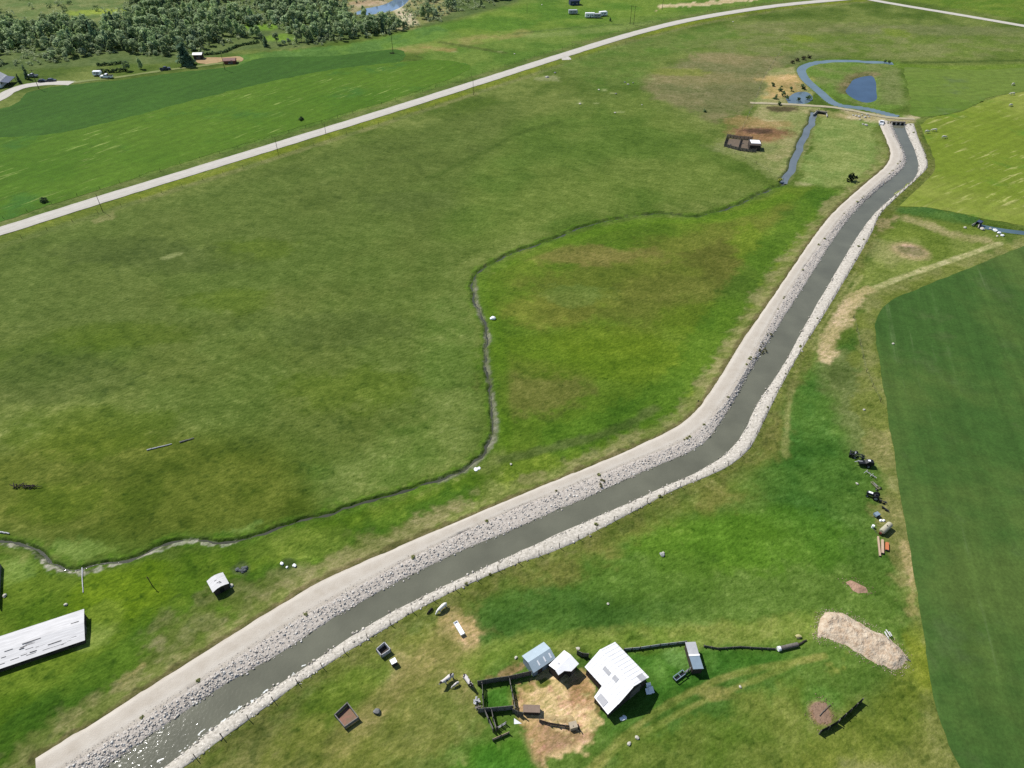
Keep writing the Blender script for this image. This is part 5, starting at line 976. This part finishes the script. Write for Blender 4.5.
a, b = at(891.5, 124.3), at(904, 124.8); hg = thing('headgate', 'concrete headgate with three dark bays at the head of the canal', 'headgate', a, ang(a, b)); Lb = (b-a).length
m = MB(); m.box((Lb/2, .9, .2), (Lb+1.2, .6, 1.9)); m.build('head_wall', mat('brown_concrete', (172, 158, 132), .9, .1, var=.15), hg)
for k in range(4): x = Lb*k/3; m = MB(); m.box((x, .1, .1), (.35, 1.3, 1.6)); m.build('pier', CONC, hg)
for k in range(3): x = Lb*(k+.5)/3; m = MB(); m.box((x, .5, -.05), (Lb/3-.4, .12, 1.0)); m.build('gate_plate', BLACK, hg)
m = MB(); m.box((Lb/2, .2, 1.22), (Lb+.6, .8, .08)); m.build('walkway', DGREY, hg)
p = at(978, 225); t = thing('headgate_box', 'dark steel headgate box at the end of the blue ditch', 'headgate', p, ang(at(972, 228), at(982, 221)))
m = MB(); m.box((0, .6, .5), (3.2, .15, 1.4)); m.box((0, -.6, .5), (3.2, .15, 1.4)); m.box((1.5, 0, .5), (.15, 1.3, 1.6)); m.build('side_wall', DIRON, t); m = MB(); m.box((.5, 0, 1.25), (2.2, 1.5, .1)); m.build('lid', NAVY, t); m = MB(); m.beam((-1.6, .6, .9), (-2.6, 1.1, .3), .12, .8); m.beam((-1.6, -.6, .9), (-2.6, -1.1, .3), .12, .8); m.build('wing_plate', CONC, t)

# ------------------------------------------------------------------ old corral at the far end
plank_fence('old_corral_fence', [(724, 146), (727, 137.5), (740, 139.5), (752, 140)], 1.5, 'old dark board fence around the far corral, upper side', boards=4, m_=GREYW, gap=.1); plank_fence('old_corral_fence', [(724, 146.5), (738, 150.5), (750, 152), (756, 152)], 1.3, 'old dark board fence around the far corral, lower side', boards=4, m_=DGREY, gap=.06); plank_fence('old_corral_fence', [(738, 150), (741, 140)], 1.3, 'old board fence across the middle of the far corral', boards=4, m_=DGREY, gap=.1)
sheet_px = [(725, 146), (728, 139), (742, 140), (754, 142), (757, 150), (748, 151), (736, 149.5)]
tag(sheet('corral_floor', sheet_px, .1, mat('grey_trodden_soil', (142, 122, 104), c2=(112, 104, 90), scale=.8, bump=.15), .3), kind='structure')
a = at(749, 150); t = thing('corral_shed', 'dark shed with bright white roof panel at the right end of the far corral', 'shed', a, -.12)
m = MB(); m.box((2.2, 2.0, 1.1), (4.6, 4.4, 2.2)); m.build('wall', DWALL, t); m = MB(); m.quadslab((-.3, -.4, 2.25), (4.8, -.4, 2.25), (4.8, 4.5, 2.7), (-.3, 4.5, 2.7), .1); m.build('roof', mat('dark_board_roof', (92, 84, 78), .9, .1, var=.2), t); m = MB(); m.quadslab((.6, 1.2, 2.52), (4.6, 1.2, 2.52), (4.3, 4.3, 2.82), (.3, 4.3, 2.82), .06); m.build('roof_sheet', WPAINT, t); m = MB(); m.box((1.2, -.24, .9), (1.3, .06, 1.7)); m.build('door', BLACK, t)
for k in range(8):
    a_, b_ = random.uniform(729, 752), random.uniform(142, 149); log((a_, b_), (a_+random.uniform(-4, 4), b_+random.uniform(-2, 2)), .16, 'old grey pole lying on the floor of the far corral', GREYW)['group'] = 'poles lying in the far corral'

# ------------------------------------------------------------------ vehicles
def wheel(parent, p, r, wd=.22, axis='y'):
    d = Vector((0, wd/2, 0)) if axis == 'y' else Vector((wd/2, 0, 0)); p = Vector(p)
    t = MB().cyl(-d, d, r, 16).build('wheel', RUBBER, parent); t.location = p; MB().cyl(-d*1.08, d*1.08, r*.55, 12).build('rim', RIM, t); return t
def body_prism(prof, wd, top=None):
    m = MB(); n_ = len(prof); k = top or (lambda z: wd/2)
    v = [(x, -k(z), z) for x, z in prof]+[(x, k(z), z) for x, z in prof]
    return m.add(v, [tuple(range(n_)), tuple(range(2*n_-1, n_-1, -1))]+[(i, (i+1) % n_, n_+(i+1) % n_, n_+i) for i in range(n_)])
def pickup(px, rz, paint, label, name='pickup_truck', cat='pickup'):
    t = thing(name, label, cat, at(*px), rz)
    body_prism([(-2.7, .45), (2.6, .45), (2.75, .7), (2.65, 1.05), (1.25, 1.15), (-.75, 1.15), (-.78, .75), (-2.62, .75), (-2.65, 1.15), (-2.75, 1.1)], 1.9).build('body', paint, t)
    for s in (-1, 1): MB().box((-1.7, s*.9, .98), (1.9, .1, .4)).build('bed_side', paint, t)
    body_prism([(-.72, 1.14), (1.2, 1.14), (.5, 1.82), (-.55, 1.85)], 1.8, lambda z: .9-.18*max(0, z-1.14)).build('cab', paint, t)
    body_prism([(.62, 1.75), (1.16, 1.22), (1.22, 1.25), (.68, 1.78)], 1.5).build('windscreen', GLASS, t); MB().box((-.68, 0, 1.5), (.06, 1.35, .4)).build('rear_window', GLASS, t)
    for s in (-1, 1): MB().box((.1, s*.86, 1.48), (1.1, .06, .4)).build('side_window', GLASS, t)
    for x in (-1.7, 1.75):
        for s in (-1, 1): wheel(t, (x, s*.85, .4), .4)
    for s in (-1, 1): MB().box((2.72, s*.7, .85), (.06, .3, .18)).build('headlight', RIM, t)
    return t
def car(px, rz, paint, label, name='car'):
    t = thing(name, label, 'car', at(*px), rz)
    body_prism([(-2.2, .35), (2.2, .35), (2.25, .7), (1.2, .88), (-2.1, .95), (-2.25, .7)], 1.8).build('body', paint, t); body_prism([(-1.9, .94), (1.15, .88), (.45, 1.45), (-1.4, 1.5)], 1.7, lambda z: .85-.25*max(0, z-.9)).build('cabin', GLASS, t); MB().box((-.45, 0, 1.5), (1.7, 1.35, .05)).build('roof', paint, t)
    for x in (-1.4, 1.4):
        for s in (-1, 1): wheel(t, (x, s*.8, .33), .33)
    return t
pickup((881, 124.5), R(63), WPAINT, 'white pickup truck parked on the canal road by the headgate')
car((43, 82), .3, BLACK, 'black car parked on the driveway, left of the dark small one'); car((52, 81.3), .2, mat('charcoal_paint', (58, 64, 76), .4, .5, var=.05), 'small charcoal car parked at the right end of the driveway')
pickup((165.5, 70), .4, mat('dark_blue_paint', (54, 66, 88), .4, .5, var=.05), 'dark blue pickup truck parked alone on the farm track'); pickup((33, 77), R(175), mat('light_grey_paint', (190, 194, 198), .4, .4, var=.05), 'light grey pickup truck parked behind the driveway pole')
def trailer(px, rz, L, m1, label, name='camper_trailer', cat='trailer', hh=2.3):
    t = thing(name, label, cat, at(*px), rz); body_prism([(-L/2, .5), (L/2-.3, .5), (L/2, 1.0), (L/2, hh-.4), (L/2-.4, hh), (-L/2+.15, hh+.05), (-L/2, hh-.2)], 2.2).build('body', m1, t)
    for s in (-1, 1):
        for x in (-L*.22, L*.2): MB().box((x, s*1.11, 1.6), (.9, .04, .5)).build('window', GLASS, t)
        wheel(t, (-.3, s*1.0, .35), .35)
    MB().box((L*.03, -1.12, 1.25), (.65, .05, 1.5)).build('door', RIM, t); MB().beam((L/2-.2, 0, .5), (L/2+1.0, 0, .5), .12, .1).build('drawbar', DIRON, t); return t
trailer((98, 75.5), .1, 4.2, WPAINT, 'white camper trailer at the left end of the dark hedge'); t = pickup((107, 78), R(176), WPAINT, 'white pickup truck with dark load cover in front of the hedge'); MB().box((-1.75, 0, 1.25), (2.0, 1.7, .25)).build('load_cover', mat('olive_canvas', (84, 88, 66), .9, .1), t); t.scale = (1.15, 1.15, 1.15)
def simple_house(px, rz, L, Wd, he, hr, wm, rm, label, name, cat, wins=3, wing=None):
    t = thing(name, label, cat, at(*px), rz); m = MB()
    for y in (-Wd/2, Wd/2): m.beam((-L/2, y, he/2), (L/2, y, he/2), .15, he)
    for x in (-L/2+.08, L/2-.08): m.add([(x-.07, -Wd/2, 0), (x-.07, Wd/2, 0), (x-.07, Wd/2, he), (x-.07, 0, hr-.1), (x-.07, -Wd/2, he), (x+.07, -Wd/2, 0), (x+.07, Wd/2, 0), (x+.07, Wd/2, he), (x+.07, 0, hr-.1), (x+.07, -Wd/2, he)], [(0, 1, 2, 3, 4), (9, 8, 7, 6, 5), (0, 5, 6, 1), (1, 6, 7, 2), (2, 7, 8, 3), (3, 8, 9, 4), (4, 9, 5, 0)])
    m.build('wall', wm, t); k = (hr-he)/(Wd/2); m = MB()
    for s in (-1, 1): m.quadslab((-L/2-.4, s*.01, hr), (L/2+.4, s*.01, hr), (L/2+.4, s*(Wd/2+.4), he-.4*k), (-L/2-.4, s*(Wd/2+.4), he-.4*k), .12)
    m.build('roof', rm, t)
    for i in range(wins):
        x = -L/2+L*(i+.5)/wins
        w_ = MB().box((x, -Wd/2-.1, he*.55), (1.1, .05, 1.1)).build('window', GLASS, t); MB().box((x, -Wd/2-.13, he*.55-.62), (1.3, .12, .1)).build('sill', WPAINT, w_)
    d_ = MB().box((L/2-L*.28, -Wd/2-.1, 1.0), (1.0, .05, 2.0)).build('door', DGREY, t); MB().box((L/2-L*.28+.4, -Wd/2-.15, 1.0), (.06, .06, .2)).build('handle', RIM, d_); return t
t = simple_house((-3, 85), R(100), 10, 8, 3.2, 6.0, WPAINT, RUSTY, 'white gabled house cut off by the left edge beside the driveway', 'house', 'house', 3)
MB().quadslab((-5.0, -4.1, 2.9), (5.0, -4.1, 2.9), (5.0, -8.0, 2.2), (-5.0, -8.0, 2.2), .12).build('porch_roof', NAVY, t); MB().box((4.9+.1, 0, 3.6), (.05, 1.2, 1.4)).build('gable_window', GLASS, t)
for x in (-4.6, 0, 4.6): MB().beam((x, -7.7, 0), (x, -7.7, 2.2), .15, .15).build('porch_post', DWALL, t)
simple_house((199, 58.5), .05, 4.6, 3.4, 2.6, 3.2, DWALL, WHITE, 'small dark shed with white roof on the bare ground by the wood', 'shed', 'shed', 1)
simple_house((230.5, 63), .1, 6, 4, 1.9, 2.7, RED, mat('rose_roof', (176, 138, 128), .8, .1, var=.12), 'low red brown shed on the bare ground right of the pole', 'shed', 'shed', 1)
simple_house((574, 4.5), .2, 6.5, 5, 3.0, 4.6, mat('dark_blue_wall', (70, 84, 108), .7, .2), NAVY, 'dark blue house at the top edge above the white trailers', 'house', 'house', 2)
trailer((573, 14), .1, 6.0, mat('grey_white_paint', (208, 212, 214), .5, .3), 'grey white camper trailer below the dark blue house', hh=2.6); trailer((590, 17.6), .05, 6.5, WPAINT, 'white camper trailer in the middle of the far farmyard row', hh=2.9); trailer((597, 17.8), .1, 5.0, RUSTY, 'pale grey trailer between the two white ones of the far row', hh=2.6); trailer((603, 15.8), .4, 5.5, WPAINT, 'white camper trailer at the right end of the far farmyard row', hh=2.7)
lone_bush(610, 21, .9, 2.2, 'narrow dark bush right of the far trailer row', n=60)
ix = None
# bare ground around the two sheds by the wood
tag(sheet('bare_ground', [(193, 60), (200, 58), (215, 57.5), (224, 57.2), (240, 56.5), (243, 60), (236, 63), (222, 62), (212, 64.5), (198, 63)], .09, mat('tan_soil', (204, 178, 128), c2=(182, 148, 108), scale=.3), 1.2), kind='structure')

# ------------------------------------------------------------------ old machinery along the right fence
def frame_thing(name, label, cat, px, rz): return thing(name, label, cat, at(*px), rz)
t = frame_thing('disc_harrow', 'dark disc harrow topmost in the row of old machinery', 'harrow', (856, 456.5), -.5)
MB().beam((-1.6, .5, .7), (1.8, .35, .7), .15, .15).beam((-1.6, -.5, .7), (1.8, -.35, .7), .15, .15).beam((-1.4, -.9, .7), (-1.4, .9, .7), .15, .15).beam((.9, -.6, .7), (.9, .6, .7), .15, .15).build('frame', DIRON, t)
for x in (-1.5, -.9, 1.2):
    for k in range(5): MB().cyl((x-.03, -.8+k*.4, .35), (x+.03, -.8+k*.4, .35), .36, 12).build('disc', BLACK, t)
MB().box((-.4, 0, 1.0), (.25, .8, .3)).build('seed_box', RIM, t); wheel(t, (-.2, .95, .4), .42, .2); wheel(t, (-.2, -.95, .4), .42, .2)
t = frame_thing('hay_baler', 'long black baler with pale drawbar second in the machinery row', 'baler', (864.5, 465.5), R(-5))
body_prism([(-1.5, .5), (1.3, .45), (1.8, .8), (1.6, 1.5), (.4, 1.65), (-.2, 1.2), (-1.5, 1.1)], 1.1).build('body', BLACK, t); MB().box((.6, .0, 1.68), (.5, .5, .1)).build('top_hatch', WPAINT, t); MB().beam((-1.4, .3, 1.15), (-2.3, .3, .7), .14, .14).build('drawbar', RIM, t); MB().box((-.9, .2, 1.13), (1.3, .25, .06)).build('chute', RIM, t)
for s in (-1, 1): wheel(t, (.5, s*.75, .45), .45, .25)
t = frame_thing('hay_rake', 'spindly hay rake below the black baler', 'rake', (870, 476), -.9)
MB().beam((-1.2, 0, .6), (1.4, 0, .6), .1, .1).beam((-1.2, -.8, .5), (-1.2, .8, .5), .08, .08).beam((.2, -.7, .55), (.2, .7, .5), .08, .08).build('frame', RUSTY, t)
for k in range(4): MB().cyl((-1.0+k*.7, .55-.2*k, .35), (-.95+k*.7, .6-.2*k, .4), .38, 12).build('rake_wheel', DGREY, t)
t = frame_thing('seed_drill', 'old pale narrow seed drill lying under the hay rake', 'drill', (874.5, 486), -1.2)
MB().beam((-1.1, .25, .35), (1.2, .25, .35), .12, .2).beam((-1.1, -.25, .35), (1.2, -.25, .35), .12, .2).beam((-1, -.3, .3), (-1, .3, .3), .1, .1).beam((1.1, -.6, .3), (1.1, .6, .3), .1, .1).build('frame', mat('pale_olive_paint', (158, 158, 122), .8, .2), t); MB().box((.1, 0, .5), (1.1, .36, .24)).build('hopper', GREYW, t)
for s in (-1, 1): wheel(t, (1.1, s*.6, .28), .28, .12)
t = frame_thing('tractor', 'old dark tractor with pale hood plate in the middle of the machinery row', 'tractor', (873, 497.5), R(150))
body_prism([(-.9, .55), (1.5, .55), (1.5, 1.15), (.2, 1.2), (.1, .95), (-.9, .95)], .6).build('body', DIRON, t); MB().box((.8, 0, 1.2), (.9, .5, .06)).build('hood_plate', WPAINT, t); MB().box((-.5, 0, 1.15), (.4, .5, .35)).build('seat', BLACK, t); MB().cyl((.0, 0, 1.1), (-.2, 0, 1.45), .03, 6).build('steering_column', DIRON, t)
for s in (-1, 1): wheel(t, (-.5, s*.7, .65), .65, .3); wheel(t, (1.2, s*.55, .35), .35, .18)
t = frame_thing('plough', 'dark plough lying behind the old tractor', 'plough', (881, 502), -.7)
MB().beam((-1.2, 0, .4), (1.2, .1, .45), .14, .16).beam((-.8, -.4, .3), (.9, .5, .3), .12, .12).build('frame', DIRON, t)
for k in range(3): MB().box((-.8+.7*k, -.25, .25), (.5, .12, .4), .5).build('share', BLACK, t)
t = frame_thing('plough', 'small dark plough below the one behind the tractor', 'plough', (885, 509.5), -1.0); MB().beam((-.9, 0, .3), (.9, 0, .35), .16, .16).build('frame', DIRON, t)
for k in range(2): MB().box((-.4+.8*k, -.2, .22), (.5, .14, .36), .4).build('share', BLACK, t)
t = frame_thing('scrap_cart', 'small blue grey scrap cart above the beige tank', 'cart', (876, 516), .4); MB().box((0, 0, .55), (1.1, .9, .5)).build('tub', BLUEG, t); MB().beam((-.5, 0, .4), (-1.2, 0, .2), .08, .08).build('drawbar', DIRON, t)
for s in (-1, 1): wheel(t, (.1, s*.55, .3), .3, .14)
rock((880.5, 520.8), .3, 'small white stone just above the beige tank', WPAINT); rock((883.5, 520.8), .32, 'white stone at the right of the pair above the tank', WPAINT)
a, b = at(881, 534), at(887, 528.5); t = thing('fuel_tank', 'beige cylindrical fuel tank lying above the coloured beams', 'tank', a, ang(a, b)); Lb = (b-a).length+.5
m = MB(); m.cyl((-.1, 0, 1.0), (Lb, 0, 1.0), .62, 20); m.cyl((Lb, 0, 1.0), (Lb+.2, 0, 1.0), .62, 20, .4); m.cyl((-.3, 0, 1.0), (-.1, 0, 1.0), .4, 20, .62); m.build('tank_shell', BEIGE, t)
for x in (.3, Lb-.3): MB().box((x, 0, .3), (.15, 1.0, .6)).build('saddle', DIRON, t)
MB().cyl((Lb*.5, 0, 1.6), (Lb*.5, 0, 1.75), .12, 10).build('filler_cap', DIRON, t); MB().box((-.4, .1, .5), (.4, .5, .5)).build('pump_box', mat('dark_red_paint', (120, 60, 52), .6, .2), t)
p = at(872.5, 527.5); m = MB(); m.cyl((0, 0, 0), (0, 0, .7), .28, 12); o = m.build('barrel', WPAINT); o.location = p; tag(o, 'little white barrel left of the beige tank', 'barrel')
log((873.5, 529), (877.5, 534), .06, 'thin dark iron rod between white barrel and beige tank', DIRON, 'rod', 'rod')
def beam_thing(a, b, w_, h_, m_, label):
    a, b = at(*a), at(*b); t = thing('beam', label, 'beam', a, ang(a, b)); Lb = (b-a).length; MB().box((Lb/2, 0, h_/2), (Lb, w_, h_)).build('shaft', m_, t); MB().box((Lb+.04, 0, h_/2), (.08, w_*1.05, h_*1.05)).build('end_plate', DIRON, t)
beam_thing((877.8, 537), (879.8, 556.5), .32, .3, PINKT, 'long pale timber beam under the beige tank'); beam_thing((882, 540.5), (882.3, 554), .45, .4, PINKT, 'thick pinkish beam with dark end in the middle of three'); beam_thing((886.7, 543.5), (886.6, 551), .6, .45, ORANGE, 'short orange beam rightmost of the three beams')

# ------------------------------------------------------------------ cattle
def cow_mesh(name, head_down=True, Lk=1.0):
    J = [(-.75, 0, 1.1), (-.35, 0, 1.02), (.15, 0, 1.0), (.6, 0, 1.1), (1.0, 0, 1.12 if not head_down else .95), (1.3, 0, 1.28 if not head_down else .6), (1.5, 0, 1.18 if not head_down else .38), (1.68, 0, 1.05 if not head_down else .22)]
    Rr = [(.27, .3), (.33, .36), (.34, .38), (.28, .36), (.18, .24), (.14, .16), (.11, .12), (.075, .08)]
    E = [(i, i+1) for i in range(7)]; V_ = [Vector(j) for j in J]; Rd = list(Rr)
    def ch(root, P_, R_):
        k = root
        for p, r in zip(P_, R_): V_.append(Vector(p)); Rd.append((r, r)); E.append((k, len(V_)-1)); k = len(V_)-1
    for s in (-1, 1):
        ch(0, [(-.72, s*.2, .85), (-.6, s*.21, .66), (-.82, s*.21, .48), (-.76, s*.21, .1), (-.7, s*.21, .0)], (.19, .12, .075, .055, .06))
        ch(3, [(.58, s*.2, .8), (.6, s*.2, .5), (.57, s*.2, .1), (.62, s*.2, 0)], (.15, .09, .055, .06))
        e = V_[5]; ch(5, [(e.x-.06, s*.17, e.z+.07), (e.x-.08, s*.27, e.z+.05)], (.05, .03))
    ch(0, [(-1.0, 0, 1.12), (-1.06, 0, .8), (-1.04, 0, .45)], (.05, .03, .04)); ch(1, [(-.35, 0, .66)], (.13,))
    me = bpy.data.meshes.new(name); me.from_pydata([v*Lk for v in V_], E, []); o = bpy.data.objects.new(name, me); C.objects.link(o)
    md = o.modifiers.new('s', 'SKIN')
    for i, r in enumerate(Rd): me.skin_vertices[0].data[i].radius = (r[0]*Lk, r[1]*Lk)
    for i in range(len(Rd)): me.skin_vertices[0].data[i].use_root = (i == 1)
    o.modifiers.new('b', 'SUBSURF').levels = 1
    bpy.context.view_layer.update(); dg = bpy.context.evaluated_depsgraph_get(); m2 = bpy.data.meshes.new_from_object(o.evaluated_get(dg)); bpy.data.objects.remove(o)
    m2.name = name; m2.polygons.foreach_set('use_smooth', [True]*len(m2.polygons)); return m2
HIDE_W = mat('white_hide', (250, 246, 238), .8, .1, var=.04, k=1.3)
def patch_hide(name, c1, c2, thr, off):
    m = mat(name, c1, .8, .1, var=.04); n = m.node_tree.nodes; l = m.node_tree.links; b = n['Principled BSDF']; tc = n.new('ShaderNodeTexCoord')
    mp = n.new('ShaderNodeMapping'); mp.inputs['Location'].default_value = (off, off*.7, 0); nz = n.new('ShaderNodeTexNoise'); nz.inputs['Scale'].default_value = 1.7; nz.inputs['Detail'].default_value = 1
    r = n.new('ShaderNodeValToRGB'); r.color_ramp.elements[0].position = thr-.02; r.color_ramp.elements[0].color = (*alb(c1), 1); r.color_ramp.elements[1].position = thr+.02; r.color_ramp.elements[1].color = (*alb(c2), 1)
    l.new(tc.outputs['Object'], mp.inputs[0]); l.new(mp.outputs[0], nz.inputs['Vector']); l.new(nz.outputs['Fac'], r.inputs[0]); l.new(r.outputs[0], b.inputs['Base Color']); return m
HIDE_P = patch_hide('patched_hide', (248, 240, 236), (44, 38, 40), .52, 3.1); HIDE_Q = patch_hide('mostly_white_hide', (250, 242, 234), (52, 44, 44), .6, 8.3)
GRAZE = cow_mesh('grazing_cow', True); STAND = cow_mesh('standing_cow', False); CALF = cow_mesh('calf', True, .62)
def cow(px, rz, me, hide, label, sc=1.15, name='cow', group=None):
    me = me.copy(); me.materials.clear(); me.materials.append(hide); o = link(name, me); o.location = at(*px); o.rotation_euler = (0, 0, rz); o.scale = (sc,)*3; return tag(o, label, 'calf' if 'calf' in label else 'cow', group)
cow((442.5, 609.5), R(225), GRAZE, HIDE_W, 'white cow grazing close to the stone bank above the bare patch', 1.05)
cow((430.5, 612), R(230), CALF, mat('black_hide', (34, 30, 30), .7, .2, var=.1), 'black calf beside the stone bank fence', 1.0, 'calf')
cow((448.5, 681), R(220), STAND, HIDE_Q, 'mostly white cow leftmost of the three cattle by the green pen'); cow((456, 685.5), R(215), CALF, HIDE_Q, 'small pale calf between the two larger cattle by the green pen', 1.0, 'calf'); cow((467.5, 682.5), R(-55), STAND, HIDE_P, 'white cow with dark patches right beside the green pen fence')
for px, rz, lb in (((926.5, 133), .2, 'pale cow nearest the canal bend in the mown field'), ((934, 131.5), 2.9, 'middle pale cow of the three near the canal bend'), ((943.5, 138.5), .1, 'lowest pale cow of the three near the canal bend'), ((1012.5, 85.5), .5, 'topmost pale cow in the far right meadow'), ((1012, 95), 3.0, 'middle pale cow of the three in the far right meadow'), ((1010, 106.5), .4, 'lowest pale cow of the three in the far right meadow')): cow(px, rz, GRAZE, mat('cream_hide', (250, 244, 222), .8, .1, var=.04), lb, 1.0)
a, b = at(455.5, 623.5), at(463, 636); t = thing('feed_trough', 'long white feed trough lying on the bare patch near the stone bank', 'trough', a, ang(a, b)); Lb = (b-a).length
m = MB(); m.box((Lb/2, 0, .35), (Lb, .75, .12)); m.build('trough_floor', WPAINT, t)
m = MB(); m.box((Lb/2, .37, .5), (Lb, .07, .42)); m.box((Lb/2, -.37, .5), (Lb, .07, .42)); m.box((.03, 0, .5), (.07, .74, .4)); m.box((Lb-.03, 0, .5), (.07, .74, .4)); m.build('trough_side', WPAINT, t)
for x in (.25, Lb-.25):
    for y in (-.28, .28): MB().box((x, y, .15), (.1, .1, .3)).build('leg', DIRON, t)


# weeds growing in the stone banks
sets = []
def weed(x, y, z, r, seed, cols=((134, 142, 86), (156, 158, 104), (176, 172, 126))): V_, F_, c_ = crown_np(r*.7, r*2, 22, seed, 'round', *cols, leaf=.3, base=-.1); sets.append((V_+np.array((x, y, z)), F_, c_))
for k in range(54):
    i_ = RNG.integers(0, len(WC)); tq = RNG.random(); a_, b_ = (MB_[i_], MA[i_]) if k % 3 else (ME[i_], MD[i_]); tq = tq*.12 if k % 3 else tq*.45
    weed(a_[0]*(1-tq)+b_[0]*tq, a_[1]*(1-tq)+b_[1]*tq, .48, .18+.3*RNG.random(), k)
for cx_, cy_, nn_, sp_ in ((760, 348, 14, 1.6), (766, 334, 8, 1.4), (756, 352, 8, 1.2), (600, 478, 8, 1.5), (700, 408, 6, 1.2)):
    p = at(cx_, cy_)
    for k in range(nn_): weed(p.x+RNG.normal(0, sp_*.5), p.y+RNG.normal(0, sp_), .25, .1+.16*RNG.random(), k+cx_, ((108, 112, 74), (132, 130, 92), (160, 154, 116)))
V_, F_, c_ = join(sets); me = np_mesh('bank_weeds', V_, F_, None, c_); me.materials.append(LEAF); tag(link('bank_weeds', me), 'small weeds growing among the stones of the canal banks', 'weeds', kind='stuff')

# chips and litter strewn round the heaps
sets = []
for q, c1_, c2_, n_ in (([(817, 638), (824, 613), (852, 618), (886, 636), (906, 660), (894, 671), (866, 657), (834, 641), (817, 638)], (190, 160, 128), (246, 230, 204), 1500), ([(845, 581), (860, 583), (869, 592), (853, 591), (845, 581)], (176, 140, 116), (220, 190, 164), 160), ([(810, 705), (827, 701), (834, 724), (818, 724), (810, 705)], (130, 108, 88), (186, 156, 130), 200)):
    W = dense(P2(q), .4); i_ = RNG.integers(0, len(W), n_); P_ = W[i_]; k = RNG.normal(0, .45, (n_, 2))
    V_, F_, c_ = stones(n_, P_, P_, .03, .03, .03, .11, c1_, c2_); sh_ = np.repeat(k, 12, 0); ii = np.arange(n_)
    sets.append((V_+np.column_stack([sh_, np.zeros(len(sh_))]), F_, c_))
V_, F_, c_ = join(sets); tag(link('strewn_chips', np_mesh('strewn_chips', V_, F_, None, c_), tint_mat('loose_stone')), 'pale chips and litter strewn round the heaps near the crop field', 'wood chips', kind='stuff')
